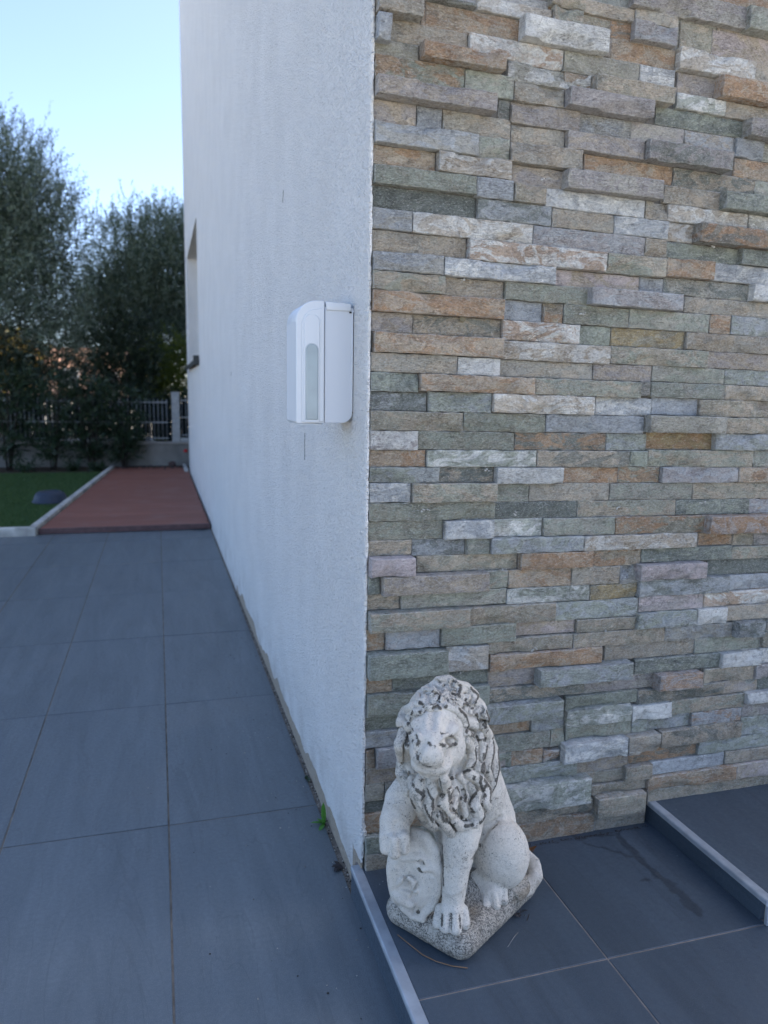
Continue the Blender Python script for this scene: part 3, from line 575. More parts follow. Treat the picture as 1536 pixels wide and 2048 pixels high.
def combine(A, D, s, k):
    if s > 0:
        h = np.maximum(k-abs(A-D), 0)/k
        return np.minimum(A, D)-h*h*k*.25
    h = np.maximum(k-abs(A+D), 0)/k
    return np.maximum(A, -D)+h*h*k*.25

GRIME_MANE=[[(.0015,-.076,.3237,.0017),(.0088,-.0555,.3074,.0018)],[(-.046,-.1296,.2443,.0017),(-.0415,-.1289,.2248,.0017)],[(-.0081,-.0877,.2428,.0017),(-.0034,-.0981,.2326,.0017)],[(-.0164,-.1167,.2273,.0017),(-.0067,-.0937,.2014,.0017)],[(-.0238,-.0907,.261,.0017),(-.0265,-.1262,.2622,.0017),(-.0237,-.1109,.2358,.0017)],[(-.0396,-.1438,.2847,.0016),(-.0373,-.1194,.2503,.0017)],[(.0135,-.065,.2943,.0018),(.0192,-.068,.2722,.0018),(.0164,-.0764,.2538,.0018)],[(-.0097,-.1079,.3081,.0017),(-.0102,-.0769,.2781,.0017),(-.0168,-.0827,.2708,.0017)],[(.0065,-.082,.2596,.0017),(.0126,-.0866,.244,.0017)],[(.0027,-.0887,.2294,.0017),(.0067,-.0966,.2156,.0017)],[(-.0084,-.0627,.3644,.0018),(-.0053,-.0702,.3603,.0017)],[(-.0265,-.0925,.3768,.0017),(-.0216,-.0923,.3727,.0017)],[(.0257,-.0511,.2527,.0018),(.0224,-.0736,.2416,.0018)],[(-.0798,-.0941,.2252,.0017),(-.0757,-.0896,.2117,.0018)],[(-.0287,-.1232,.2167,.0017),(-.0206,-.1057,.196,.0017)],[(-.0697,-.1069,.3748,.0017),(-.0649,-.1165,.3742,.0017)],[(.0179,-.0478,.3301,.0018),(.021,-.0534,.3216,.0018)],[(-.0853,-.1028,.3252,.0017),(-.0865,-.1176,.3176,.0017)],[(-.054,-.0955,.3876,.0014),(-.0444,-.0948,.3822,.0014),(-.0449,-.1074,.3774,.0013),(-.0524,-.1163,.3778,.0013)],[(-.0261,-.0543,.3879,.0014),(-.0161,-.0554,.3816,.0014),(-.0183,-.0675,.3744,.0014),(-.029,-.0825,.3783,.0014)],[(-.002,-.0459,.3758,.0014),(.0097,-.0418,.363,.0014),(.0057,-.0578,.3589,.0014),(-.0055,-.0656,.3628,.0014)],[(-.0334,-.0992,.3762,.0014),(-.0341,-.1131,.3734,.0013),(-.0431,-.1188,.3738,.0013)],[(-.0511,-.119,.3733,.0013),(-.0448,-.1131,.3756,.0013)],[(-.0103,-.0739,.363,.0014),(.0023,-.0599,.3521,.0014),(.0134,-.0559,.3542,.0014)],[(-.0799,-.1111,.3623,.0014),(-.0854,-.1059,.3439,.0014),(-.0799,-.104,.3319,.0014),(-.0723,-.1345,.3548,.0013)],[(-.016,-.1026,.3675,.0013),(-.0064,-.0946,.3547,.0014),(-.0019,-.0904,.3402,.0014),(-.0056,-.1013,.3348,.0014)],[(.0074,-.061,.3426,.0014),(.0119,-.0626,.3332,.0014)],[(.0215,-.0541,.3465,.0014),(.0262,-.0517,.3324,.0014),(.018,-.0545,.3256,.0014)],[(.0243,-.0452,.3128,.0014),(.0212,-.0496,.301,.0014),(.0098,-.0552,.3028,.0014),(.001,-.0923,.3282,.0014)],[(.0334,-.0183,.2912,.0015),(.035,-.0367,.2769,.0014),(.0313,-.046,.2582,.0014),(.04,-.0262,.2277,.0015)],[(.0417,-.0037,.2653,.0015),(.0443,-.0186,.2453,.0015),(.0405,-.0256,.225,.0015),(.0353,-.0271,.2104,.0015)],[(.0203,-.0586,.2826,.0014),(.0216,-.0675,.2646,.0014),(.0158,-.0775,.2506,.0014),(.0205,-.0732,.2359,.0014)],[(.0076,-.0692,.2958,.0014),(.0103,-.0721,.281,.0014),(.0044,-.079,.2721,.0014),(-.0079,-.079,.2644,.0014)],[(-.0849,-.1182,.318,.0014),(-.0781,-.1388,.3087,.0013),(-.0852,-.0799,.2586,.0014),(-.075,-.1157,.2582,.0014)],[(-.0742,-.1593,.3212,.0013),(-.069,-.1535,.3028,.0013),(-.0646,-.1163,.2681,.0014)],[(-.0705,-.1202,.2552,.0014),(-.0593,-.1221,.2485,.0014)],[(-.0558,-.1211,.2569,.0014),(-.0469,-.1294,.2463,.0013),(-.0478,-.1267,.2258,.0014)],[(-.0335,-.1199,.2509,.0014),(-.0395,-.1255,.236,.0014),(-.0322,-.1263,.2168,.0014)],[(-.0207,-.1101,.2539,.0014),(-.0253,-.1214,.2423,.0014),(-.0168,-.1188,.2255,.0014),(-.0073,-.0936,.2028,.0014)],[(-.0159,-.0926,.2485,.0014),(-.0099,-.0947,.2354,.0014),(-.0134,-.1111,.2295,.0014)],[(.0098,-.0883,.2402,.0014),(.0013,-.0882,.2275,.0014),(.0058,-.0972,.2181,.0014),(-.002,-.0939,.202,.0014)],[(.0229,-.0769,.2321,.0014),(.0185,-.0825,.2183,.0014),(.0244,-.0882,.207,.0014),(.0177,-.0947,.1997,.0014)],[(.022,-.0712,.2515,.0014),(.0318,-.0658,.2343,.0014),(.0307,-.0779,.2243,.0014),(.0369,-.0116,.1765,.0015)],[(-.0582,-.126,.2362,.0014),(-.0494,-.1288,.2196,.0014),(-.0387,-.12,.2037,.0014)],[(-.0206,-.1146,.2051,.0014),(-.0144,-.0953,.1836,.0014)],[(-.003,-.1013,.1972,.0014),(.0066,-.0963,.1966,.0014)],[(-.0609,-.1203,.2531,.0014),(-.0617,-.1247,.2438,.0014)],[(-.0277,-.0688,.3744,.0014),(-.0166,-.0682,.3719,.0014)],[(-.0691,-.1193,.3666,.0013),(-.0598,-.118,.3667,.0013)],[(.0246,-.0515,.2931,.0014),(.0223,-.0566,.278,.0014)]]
GRIME_SHADE_FIGURE=[[(-.0686,-.1641,.3302,.0013),(-.0664,-.1657,.3236,.0013),(-.0598,-.1667,.3178,.0013),(-.0496,-.1644,.3141,.0013)],[(-.0378,-.157,.3408,.0013),(-.0298,-.1427,.3311,.0013),(-.0194,-.1148,.3229,.0013)],[(-.0841,-.1028,.3303,.0014),(-.0763,-.1462,.339,.0013),(-.0672,-.1605,.3402,.0013)],[(-.038,-.1459,.35,.0013),(-.0336,-.1387,.3449,.0013),(-.0242,-.126,.3398,.0013)],[(-.0778,-.1307,.3471,.0013),(-.0698,-.1474,.3483,.0013),(-.0661,-.1592,.3431,.0013)],[(-.053,-.1624,.3442,.0013),(-.0503,-.1639,.3411,.0013),(-.0452,-.1632,.3397,.0013)],[(.0196,-.0173,.1183,.0015),(.0091,-.0906,.1434,.0014)],[(-.032,-.1079,.0633,.0014),(-.0314,-.1154,.0535,.0014)],[(-.0194,-.1101,.0664,.0014),(-.0186,-.1193,.0502,.0014)],[(-.0055,-.1085,.0666,.0014),(-.0042,-.1169,.053,.0014)],[(-.0351,-.0831,.1543,.0014),(-.0323,-.0922,.1219,.0014),(-.0316,-.0949,.1006,.0014)],[(.0461,-.0033,.153,.0015),(.0374,-.0113,.1448,.0015)],[(-.05,-.0825,.1246,.0014),(-.0514,-.0821,.1234,.0014)]]  # crease grime, plus the soft shadow round the muzzle painted as a dark line
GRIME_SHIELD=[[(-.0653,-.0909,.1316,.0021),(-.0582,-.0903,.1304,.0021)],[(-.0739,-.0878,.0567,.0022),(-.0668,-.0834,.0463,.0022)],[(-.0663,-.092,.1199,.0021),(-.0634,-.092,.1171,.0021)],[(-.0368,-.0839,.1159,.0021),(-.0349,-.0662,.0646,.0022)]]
FIGURE=[('e',1,.012,(-.0286,-.045,.2179,.0495,.0378,.0641,.0)),
('c',1,.012,[(-.0153,-.03,.2891,.0365),(.0105,.015,.205,.0398),(.0311,.045,.1233,.0443),(.0419,.06,.0502,.0444)]),
('e',1,.006,(.053,.002,.0962,.042,.0397,.055,.0698)),
('c',1,.008,[(.0221,-.005,.0485,.0184),(.0407,-.03,.0487,.015)]),
('c',1,.008,[(-.0035,-.06,.2128,.0315),(-.01,-.075,.1593,.0264),(-.0147,-.085,.115,.0192),(-.0169,-.09,.0754,.0157),(-.0169,-.094,.0579,.0164)]),
('c',1,.008,[(-.0708,-.05,.2311,.0305),(-.0936,-.065,.2062,.0267),(-.1021,-.09,.1891,.0219),(-.1016,-.104,.1671,.0203)]),
('c',1,.006,[(-.0376,-.02,.1553,.018),(-.0251,.0,.0849,.0139)]),
('e',1,.01,(-.0484,-.085,.3373,.0394,.0332,.0401,.0)),
('e',1,.012,(-.0516,-.098,.3587,.0273,.0191,.0204,.0)),
('c',1,.012,[(-.0506,-.122,.3536,.016),(-.0535,-.142,.3359,.021)]),
('e',1,.01,(-.0549,-.146,.3245,.0242,.0222,.0196,.0)),
('e',1,.006,(-.0512,-.135,.3047,.0279,.0239,.0166,.0)),
('e',1,.006,(-.0473,-.127,.2888,.0201,.0161,.01,.0)),
('e',1,.006,(-.069,-.125,.3508,.0113,.0107,.0093,.0)),
('e',1,.006,(-.0293,-.117,.3444,.0147,.012,.0087,.1745)),
('e',1,.02,(-.029,-.098,.3083,.0219,.0192,.0247,.0)),
('e',1,.014,(-.0745,-.105,.3111,.0096,.015,.0191,.0)),
('c',1,.004,[(.0944,.075,.0518,.0097),(.1072,.06,.047,.0104),(.1099,.037,.04,.011),(.097,.022,.0292,.0109),(.0775,.0,.0315,.01)]),
('c',1,.003,[(-.0342,-.092,.0609,.0079),(-.0369,-.1,.0453,.0082)]),
('c',1,.003,[(-.0247,-.1,.0661,.0085),(-.0259,-.11,.0478,.0091)]),
('c',1,.003,[(-.0127,-.102,.0673,.0085),(-.0118,-.113,.0493,.0091)]),
('c',1,.003,[(-.0023,-.092,.0627,.0078),(.0012,-.1,.0471,.0078)]),
('c',1,.003,[(-.1123,-.11,.1759,.0091),(-.1123,-.114,.1618,.0083)]),
('c',1,.003,[(-.0995,-.118,.179,.0097),(-.0989,-.12,.1601,.009)]),
('c',1,.003,[(-.0882,-.114,.1806,.009),(-.0856,-.116,.1648,.0083)]),
('c',1,.003,[(.0193,-.02,.0436,.0098),(.0174,-.04,.0361,.0082)]),
('c',1,.003,[(.0311,-.025,.0483,.0098),(.0313,-.046,.0378,.0089)]),
('c',1,.003,[(.0437,-.025,.0512,.0098),(.0452,-.043,.0404,.0082)]),
('c',1,.003,[(.0541,-.02,.053,.009),(.0571,-.034,.0434,.0075)]),
('c',-1,.006,[(-.0526,-.1017,.3802,.0041),(-.0509,-.1248,.3702,.0053),(-.0507,-.1441,.3593,.0046)]),
('c',-1,.003,[(-.0755,-.1157,.3326,.0047)]),
('c',-1,.003,[(-.0331,-.1486,.3427,.0039),(-.0248,-.1187,.3292,.004)]),
('e',1,.0008,(-.0732,-.1451,.3449,.0046,.0056,.0059,-.6981)),
('e',1,.0008,(-.0294,-.1187,.3282,.008,.0048,.005,.0698)),
('c',1,.002,[(-.0842,-.1027,.3346,.0016),(-.074,-.1372,.3496,.0022),(-.0668,-.1527,.351,.0023),(-.0641,-.1608,.3454,.0017)]),
('c',1,.002,[(-.0848,-.1025,.3294,.0015),(-.0809,-.1134,.3261,.0019),(-.0714,-.1577,.3406,.0018),(-.0658,-.1621,.3411,.0014)]),
('c',1,.002,[(-.0392,-.1578,.3451,.0015),(-.0359,-.1486,.348,.0023),(-.0287,-.1315,.3434,.0026),(-.021,-.1167,.335,.0024),(-.0162,-.1134,.3274,.0018)]),
('c',1,.002,[(-.0378,-.1579,.3419,.0014),(-.0309,-.1501,.3353,.0018),(-.0239,-.1189,.3216,.0019),(-.0181,-.115,.3245,.0015)]),
('c',-1,.004,[(-.0686,-.1642,.3303,.0013),(-.0664,-.1658,.3237,.0019),(-.0598,-.1669,.3179,.0023),(-.0495,-.1647,.3142,.0024),(-.0396,-.1592,.3143,.0023),(-.0352,-.1593,.3215,.0019),(-.0349,-.1588,.3302,.0013)]),
('c',1,.01,[(-.0544,-.1558,.3287,.0154),(-.0466,-.156,.3273,.0141)]),
('c',-1,.0025,[(-.0599,-.1679,.3259,.0012),(-.0613,-.1674,.3283,.001)]),
('c',-1,.0025,[(-.0433,-.166,.3249,.0012),(-.0415,-.1649,.3279,.001)]),
('c',-1,.005,[(-.0629,-.1532,.2962,.002),(-.0515,-.1431,.2862,.002),(-.0356,-.1498,.2952,.002)]),
('c',-1,.009,[(-.0588,-.1621,.345,.0026),(-.0643,-.1646,.3369,.0032),(-.0672,-.1656,.3297,.0026)]),
('c',-1,.009,[(-.0364,-.1583,.3381,.0032),(-.0318,-.1552,.3287,.0039),(-.0286,-.1434,.3135,.0033)]),
('c',-1,.003,[(-.0314,-.1076,.0647,.0018),(-.0313,-.1161,.0525,.0018)]),
('c',-1,.003,[(-.0194,-.1096,.0675,.0018),(-.0185,-.1191,.0469,.0018)]),
('c',-1,.003,[(-.0055,-.1078,.0677,.0018),(-.0041,-.1178,.0507,.0018)]),
('c',-1,.003,[(-.1056,-.1258,.1803,.0018),(-.1044,-.1273,.1635,.0018)]),
('c',-1,.003,[(-.0926,-.1247,.1808,.0018),(-.0902,-.1238,.1611,.0018)]),
('c',-1,.003,[(.0243,-.0368,.0501,.0019),(.024,-.0511,.039,.0019)]),
('c',-1,.003,[(.0373,-.0428,.0557,.0019),(.0386,-.0513,.0392,.0019)]),
('c',-1,.003,[(.0498,-.0393,.0562,.0019),(.0516,-.0469,.0439,.0019)]),
('c',-1,.007,[(.0484,-.0012,.1553,.0023),(.0322,-.0092,.1431,.003),(.0209,-.0144,.1248,.003),(.0119,-.083,.1418,.0028)]),
('c',-1,.005,[(-.1,-.1106,.1969,.0017),(-.0973,-.1204,.1881,.0021)]),
('c',-1,.006,[(-.0004,-.0937,.202,.0014),(.0138,-.0879,.1885,.0021),(.0202,-.0807,.2038,.0021)])]
MANE=[('e',1,.008,(-.042,-.045,.3337,.0502,.033,.0445,.0)),
('e',1,.01,(-.0397,-.05,.363,.0313,.0213,.0213,.0)),
('e',1,.01,(.0014,-.035,.3347,.0216,.0216,.0245,.0)),
('c',1,.008,[(-.022,-.035,.2755,.0422),(-.0197,-.055,.2241,.0389)]),
('c',1,.008,[(-.0632,-.045,.2617,.0276),(-.0619,-.075,.239,.0199)]),
('c',1,.008,[(-.0508,-.098,.2507,.0208),(-.0375,-.1,.2218,.0222),(-.0288,-.098,.2064,.0153)]),
('e',1,.008,(-.0038,-.062,.2216,.0243,.02,.0343,.0)),
('c',-1,.0016,[(-.0722,-.109,.3733,.0076),(-.0728,-.0657,.3671,.0094),(-.0629,-.0689,.3764,.0101),(-.0515,-.0986,.3833,.0098),(-.0518,-.1138,.3796,.0089),(-.0597,-.1145,.3765,.0076)]),
('c',1,.0008,[(-.0726,-.1034,.371,.0063),(-.0733,-.0589,.3643,.0077),(-.0634,-.0615,.3734,.0083),(-.0519,-.0915,.3804,.008),(-.0522,-.1073,.3769,.0073),(-.0601,-.1091,.3742,.0062)]),
('c',-1,.0016,[(-.0546,-.0691,.38,.0088),(-.047,-.059,.3868,.0104),(-.0346,-.0544,.3873,.0113),(-.0243,-.0634,.3841,.0112),(-.0265,-.0743,.3766,.0103),(-.0372,-.0814,.3773,.0087)]),
('c',1,.0008,[(-.055,-.0627,.3774,.0072),(-.0473,-.0513,.3839,.0085),(-.0348,-.0461,.3841,.0093),(-.0245,-.0552,.3809,.0092),(-.0267,-.0668,.3736,.0084),(-.0375,-.075,.3747,.0071)]),
('c',-1,.0016,[(-.0231,-.0587,.3839,.009),(-.0105,-.0422,.3738,.0108),(.0012,-.0458,.3641,.0115),(-.0027,-.0633,.3606,.0107),(-.0137,-.0719,.3649,.0089)]),
('c',1,.0008,[(-.0232,-.0521,.3813,.0074),(-.0105,-.0422,.3738,.0089),(.0012,-.0374,.3607,.0094),(-.0027,-.0555,.3574,.0088),(-.0138,-.0654,.3622,.0073)]),
('c',-1,.0016,[(-.0484,-.1049,.3818,.0063),(-.0388,-.1078,.3794,.0074),(-.0395,-.1162,.3744,.0074),(-.0486,-.1203,.3741,.0062)]),
('c',1,.0008,[(-.0486,-.1003,.3799,.0051),(-.039,-.1024,.3772,.0061),(-.0397,-.1108,.3721,.0061),(-.0488,-.1159,.3722,.0051)]),
('c',-1,.0016,[(-.065,-.1146,.3733,.0065),(-.0566,-.121,.3738,.0075),(-.0503,-.116,.3764,.0065)]),
('c',1,.0008,[(-.0653,-.1099,.3713,.0053),(-.0569,-.1156,.3715,.0062),(-.0505,-.1113,.3744,.0053)]),
('c',-1,.0016,[(-.0299,-.0936,.377,.0081),(-.0177,-.0774,.364,.0099),(-.0052,-.0694,.3556,.0099),(.0058,-.0579,.3545,.0084)]),
('c',1,.0008,[(-.03,-.0877,.3746,.0067),(-.0178,-.0703,.361,.0081),(-.0052,-.0622,.3526,.0081),(.0059,-.0518,.3519,.0069)]),
('c',-1,.0016,[(-.0792,-.1054,.3671,.0087),(-.0937,-.0466,.3337,.0109),(-.0951,-.0904,.3363,.0111),(-.0889,-.0946,.327,.0105),(-.0825,-.1074,.3419,.0087)]),
('c',1,.0008,[(-.0797,-.0991,.3644,.0072),(-.0937,-.0466,.3337,.009),(-.0951,-.0904,.3363,.0091),(-.0889,-.0946,.327,.0086),(-.083,-.1011,.3391,.0072)]),
('c',-1,.0016,[(-.0344,-.1123,.3745,.0069),(-.0224,-.1061,.3685,.0082),(-.0128,-.0979,.3557,.0088),(-.0084,-.094,.3413,.0083),(-.012,-.1078,.3373,.0069)]),
('c',1,.0008,[(-.0345,-.1073,.3724,.0056),(-.0225,-.1001,.3659,.0067),(-.0129,-.0916,.3529,.0072),(-.0084,-.088,.3386,.0068),(-.012,-.1029,.335,.0057)]),
('c',-1,.0016,[(-.0092,-.0717,.3534,.0077),(.0007,-.068,.3451,.009),(.0052,-.0648,.3337,.0078)]),
('c',1,.0008,[(-.0093,-.0661,.351,.0063),(.0007,-.0615,.3423,.0074),(.0052,-.0592,.3312,.0064)]),
('c',-1,.0016,[(.0029,-.0586,.3575,.0093),(.013,-.0586,.3479,.0111),(.0177,-.0561,.3338,.0112),(.0096,-.0611,.3279,.0093)]),
('c',1,.0008,[(.003,-.0519,.3547,.0077),(.0132,-.0506,.3445,.0091),(.0179,-.0481,.3302,.0092),(.0096,-.0544,.3249,.0077)]),
('c',-1,.0016,[(-.0059,-.0745,.3372,.0096),(.0053,-.0665,.3315,.0114),(.015,-.047,.313,.0126),(.0117,-.0605,.3054,.0125),(.0005,-.0683,.3082,.0114),(-.0079,-.1028,.3324,.0094)]),
('c',1,.0008,[(-.0059,-.0676,.3342,.0079),(.0054,-.0583,.3279,.0093),(.0151,-.038,.3089,.0103),(.0119,-.0516,.3013,.0102),(.0005,-.0602,.3044,.0094),(-.008,-.0961,.3293,.0077)]),
('c',-1,.0016,[(.0152,-.0545,.3254,.01),(.0239,-.0156,.2892,.0123),(.0255,-.0412,.2783,.0129),(.0218,-.0506,.2598,.0121),(.0303,-.032,.23,.0103)]),
('c',1,.0008,[(.0154,-.0473,.3222,.0082),(.0239,-.0156,.2892,.0101),(.0257,-.0321,.2739,.0105),(.022,-.0422,.2555,.0099),(.0305,-.0249,.2262,.0085)]),
('c',-1,.0016,[(.0242,-.0199,.299,.0084),(.0338,-.0006,.2631,.0102),(.0363,-.0224,.2466,.0107),(.0326,-.029,.2262,.0101),(.0274,-.029,.2108,.0085)]),
('c',1,.0008,[(.0242,-.0199,.299,.0069),(.0338,-.0006,.2631,.0084),(.0366,-.0149,.2428,.0088),(.0328,-.022,.2225,.0083),(.0275,-.0232,.2077,.007)]),
('c',-1,.0016,[(.0035,-.0671,.3034,.009),(.0117,-.0672,.2862,.0108),(.0132,-.0714,.2659,.0114),(.0074,-.0833,.2529,.0107),(.012,-.0842,.2411,.009)]),
('c',1,.0008,[(.0035,-.0607,.3004,.0074),(.0118,-.0597,.2825,.0088),(.0133,-.0634,.2618,.0093),(.0075,-.0759,.249,.0087),(.0121,-.078,.2378,.0074)]),
('c',-1,.0016,[(-.0063,-.1004,.3228,.007),(.001,-.0723,.2968,.0086),(.0036,-.0753,.2821,.0091),(-.0023,-.0816,.2729,.0085),(-.0145,-.0867,.2678,.0071)]),
('c',1,.0008,[(-.0063,-.0954,.3204,.0057),(.001,-.0662,.2938,.007),(.0036,-.0689,.2789,.0074),(-.0023,-.0756,.2698,.007),(-.0145,-.0817,.2652,.0059)]),
('c',-1,.0016,[(-.0917,-.0949,.3269,.0097),(-.0948,-.1087,.3128,.0114),(-.0952,-.0459,.2612,.0129),(-.0959,-.0658,.2504,.0121),(-.0866,-.0855,.241,.01)]),
('c',1,.0008,[(-.0917,-.0949,.3269,.008),(-.0948,-.1087,.3128,.0094),(-.0952,-.0459,.2612,.0106),(-.0967,-.0574,.246,.0099),(-.0872,-.0786,.2373,.0082)]),
('c',-1,.0016,[(-.0823,-.1186,.317,.0081),(-.0901,-.0549,.2683,.0103),(-.0823,-.076,.2621,.0101),(-.0737,-.0911,.2541,.0083)]),
('c',1,.0008,[(-.0828,-.1129,.3142,.0066),(-.0907,-.0477,.2647,.0084),(-.0828,-.069,.2584,.0083),(-.0741,-.0853,.251,.0068)]),
('c',-1,.0016,[(-.092,-.0757,.2482,.0109),(-.0818,-.0912,.2385,.0125),(-.0699,-.0982,.2344,.0106)]),
('c',1,.0008,[(-.0926,-.0682,.2442,.0089),(-.0825,-.0826,.2338,.0102),(-.0704,-.0909,.2303,.0087)]),
('c',-1,.0016,[(-.0625,-.1153,.2692,.0127),(-.0672,-.1198,.2553,.0151),(-.0584,-.125,.2429,.0151),(-.0622,-.0758,.1951,.0133)]),
('c',1,.0008,[(-.063,-.1065,.2646,.0104),(-.0679,-.1094,.2496,.0124),(-.059,-.1147,.2371,.0123),(-.0628,-.0668,.1898,.0109)]),
('c',-1,.0016,[(-.05,-.1198,.2698,.0117),(-.0437,-.1275,.2542,.0139),(-.0499,-.1284,.2368,.0139),(-.0427,-.1264,.2159,.0117)]),
('c',1,.0008,[(-.0504,-.1117,.2654,.0096),(-.0441,-.118,.2489,.0114),(-.0504,-.1189,.2314,.0114),(-.0431,-.1185,.2112,.0096)]),
('c',-1,.0016,[(-.0344,-.1443,.2882,.0093),(-.0295,-.1142,.2554,.0114),(-.0341,-.1258,.244,.012),(-.0256,-.126,.2289,.0114),(-.0161,-.1122,.2129,.0097)]),
('c',1,.0008,[(-.0346,-.1378,.2848,.0076),(-.0298,-.1063,.2511,.0094),(-.0344,-.1176,.2394,.0099),(-.0258,-.1183,.2244,.0093),(-.0162,-.1057,.2091,.0079)]),
('c',-1,.0016,[(-.0225,-.0893,.2633,.0083),(-.0233,-.0962,.2498,.0099),(-.0173,-.1009,.2381,.0098),(-.0206,-.1174,.2324,.0081)]),
('c',1,.0008,[(-.0227,-.0835,.2603,.0068),(-.0234,-.0894,.2462,.0081),(-.0174,-.0941,.2344,.0081),(-.0207,-.1118,.2292,.0067)]),
('c',-1,.0016,[(-.0129,-.0883,.2636,.0079),(-.0015,-.088,.254,.0092),(.0024,-.0914,.2413,.01),(-.0062,-.0982,.2324,.01),(-.0016,-.0981,.2179,.0092),(-.0094,-.0991,.2044,.0078)]),
('c',1,.0008,[(-.013,-.0829,.2607,.0064),(-.0015,-.0816,.2506,.0076),(.0024,-.0845,.2375,.0082),(-.0062,-.0913,.2286,.0082),(-.0016,-.0918,.2143,.0075),(-.0094,-.0938,.2012,.0064)]),
('c',-1,.0016,[(.0048,-.0866,.2493,.0098),(.0135,-.0875,.2371,.0117),(.0092,-.0961,.2252,.0123),(.0152,-.0932,.2091,.0117),(.0086,-.0973,.2004,.0098)]),
('c',1,.0008,[(.0049,-.0797,.2456,.0081),(.0136,-.0795,.2327,.0096),(.0093,-.0877,.2204,.0101),(.0153,-.0852,.2045,.0096),(.0087,-.0907,.1965,.008)]),
('c',-1,.0016,[(-.0006,-.0836,.2651,.009),(.0136,-.0759,.2533,.0107),(.0233,-.0697,.2357,.0115),(.0222,-.0826,.2262,.0107),(.0263,-.075,.2116,.0091)]),
('c',1,.0008,[(-.0006,-.0773,.2619,.0073),(.0137,-.0684,.2494,.0088),(.0235,-.0618,.2315,.0094),(.0224,-.0753,.2221,.0088),(.0264,-.0688,.2081,.0074)]),
('c',-1,.0016,[(-.0759,-.0935,.2342,.0093),(-.0688,-.0889,.2142,.0112),(-.061,-.0696,.1839,.0114),(-.0492,-.0701,.1729,.0095)]),
('c',1,.0008,[(-.0763,-.0871,.2307,.0076),(-.0693,-.0813,.2098,.0091),(-.0614,-.0619,.1793,.0093),(-.0495,-.0637,.169,.0078)]),
('c',-1,.0016,[(-.0389,-.128,.226,.0094),(-.0286,-.12,.2076,.011),(-.0226,-.0995,.1854,.0097)]),
('c',1,.0008,[(-.0391,-.1217,.2223,.0077),(-.0288,-.1126,.2031,.009),(-.0228,-.0931,.1814,.0079)]),
('c',-1,.0016,[(-.0188,-.1147,.2127,.0085),(-.0105,-.1015,.1967,.0101),(-.0009,-.1,.1982,.0087)]),
('c',1,.0008,[(-.0189,-.1089,.2092,.007),(-.0105,-.0947,.1926,.0083),(-.0009,-.0942,.1947,.0071)]),
('c',-1,.0016,[(-.078,-.0891,.2511,.0107),(-.0712,-.1012,.2418,.0124),(-.073,-.0921,.2247,.0107)]),
('c',1,.0008,[(-.0786,-.0817,.2472,.0088),(-.0718,-.0927,.2371,.0101),(-.0735,-.0848,.2206,.0088)]),
('c',-1,.0016,[(-.0428,-.1072,.3803,.0065),(-.0334,-.0754,.3766,.0079),(-.0223,-.0719,.373,.0068)]),
('c',1,.0008,[(-.043,-.1024,.3783,.0054),(-.0335,-.0697,.3743,.0064),(-.0224,-.067,.371,.0055)]),
('c',-1,.0016,[(-.0832,-.1025,.3512,.0057),(-.0743,-.1137,.3638,.0065),(-.0644,-.1211,.3677,.0056)]),
('c',1,.0008,[(-.0835,-.0984,.3494,.0047),(-.0747,-.109,.3618,.0054),(-.0647,-.1171,.3659,.0046)]),
('c',-1,.0016,[(.0102,-.0546,.3101,.0079),(.0178,-.0548,.2941,.0092),(.0155,-.061,.2797,.0079)]),
('c',1,.0008,[(.0102,-.049,.3075,.0065),(.0179,-.0482,.291,.0075),(.0156,-.0554,.2769,.0065)]),
('c',-1,.0016,[(-.0702,-.0539,.3738,.0034),(-.0667,-.0594,.3752,.0041),(-.064,-.0608,.3768,.0043),(-.0633,-.0589,.378,.0041),(-.0643,-.0557,.3783,.0034)]),
('c',1,.0008,[(-.0703,-.051,.3727,.0028),(-.067,-.0561,.3738,.0033),(-.0643,-.0573,.3754,.0035),(-.0635,-.0556,.3767,.0033),(-.0644,-.0529,.3772,.0028)]),
('c',-1,.0016,[(-.0254,-.0688,.3751,.0038),(-.0266,-.0716,.374,.0045),(-.0291,-.0734,.3738,.0047),(-.0311,-.0734,.3745,.0045),(-.0318,-.0718,.3753,.0038)]),
('c',1,.0008,[(-.0255,-.0657,.3739,.0031),(-.0267,-.068,.3725,.0037),(-.0292,-.0695,.3722,.0039),(-.0312,-.0697,.373,.0037),(-.0319,-.0688,.3741,.0031)]),
('c',-1,.0016,[(-.0757,-.0531,.3679,.0036),(-.0711,-.0586,.3713,.0042),(-.0674,-.0636,.3719,.0044),(-.0663,-.0668,.3706,.0042),(-.0676,-.0674,.3687,.0035)]),
('c',1,.0008,[(-.0759,-.0502,.3667,.0029),(-.0713,-.0552,.3699,.0034),(-.0676,-.0599,.3704,.0036),(-.0665,-.0634,.3692,.0034),(-.0678,-.0645,.3676,.0029)]),
('c',-1,.0016,[(-.0392,-.0685,.3793,.0034),(-.0382,-.0665,.381,.004),(-.0358,-.0653,.3816,.0042),(-.0336,-.0653,.3811,.004),(-.0327,-.0661,.38,.0034)]),
('c',1,.0008,[(-.0393,-.0657,.3782,.0028),(-.0383,-.0633,.3797,.0033),(-.0359,-.0618,.3803,.0035),(-.0337,-.062,.3798,.0033),(-.0328,-.0633,.3789,.0028)]),
('c',-1,.0016,[(-.0685,-.1059,.3756,.0037),(-.0649,-.107,.3772,.0044),(-.0635,-.105,.3788,.0047),(-.0646,-.1006,.3792,.0044),(-.067,-.0955,.3779,.0037)]),
('c',1,.0008,[(-.0687,-.1029,.3743,.003),(-.0651,-.1035,.3757,.0036),(-.0638,-.1013,.3773,.0038),(-.0649,-.097,.3777,.0036),(-.0672,-.0925,.3767,.0031)]),
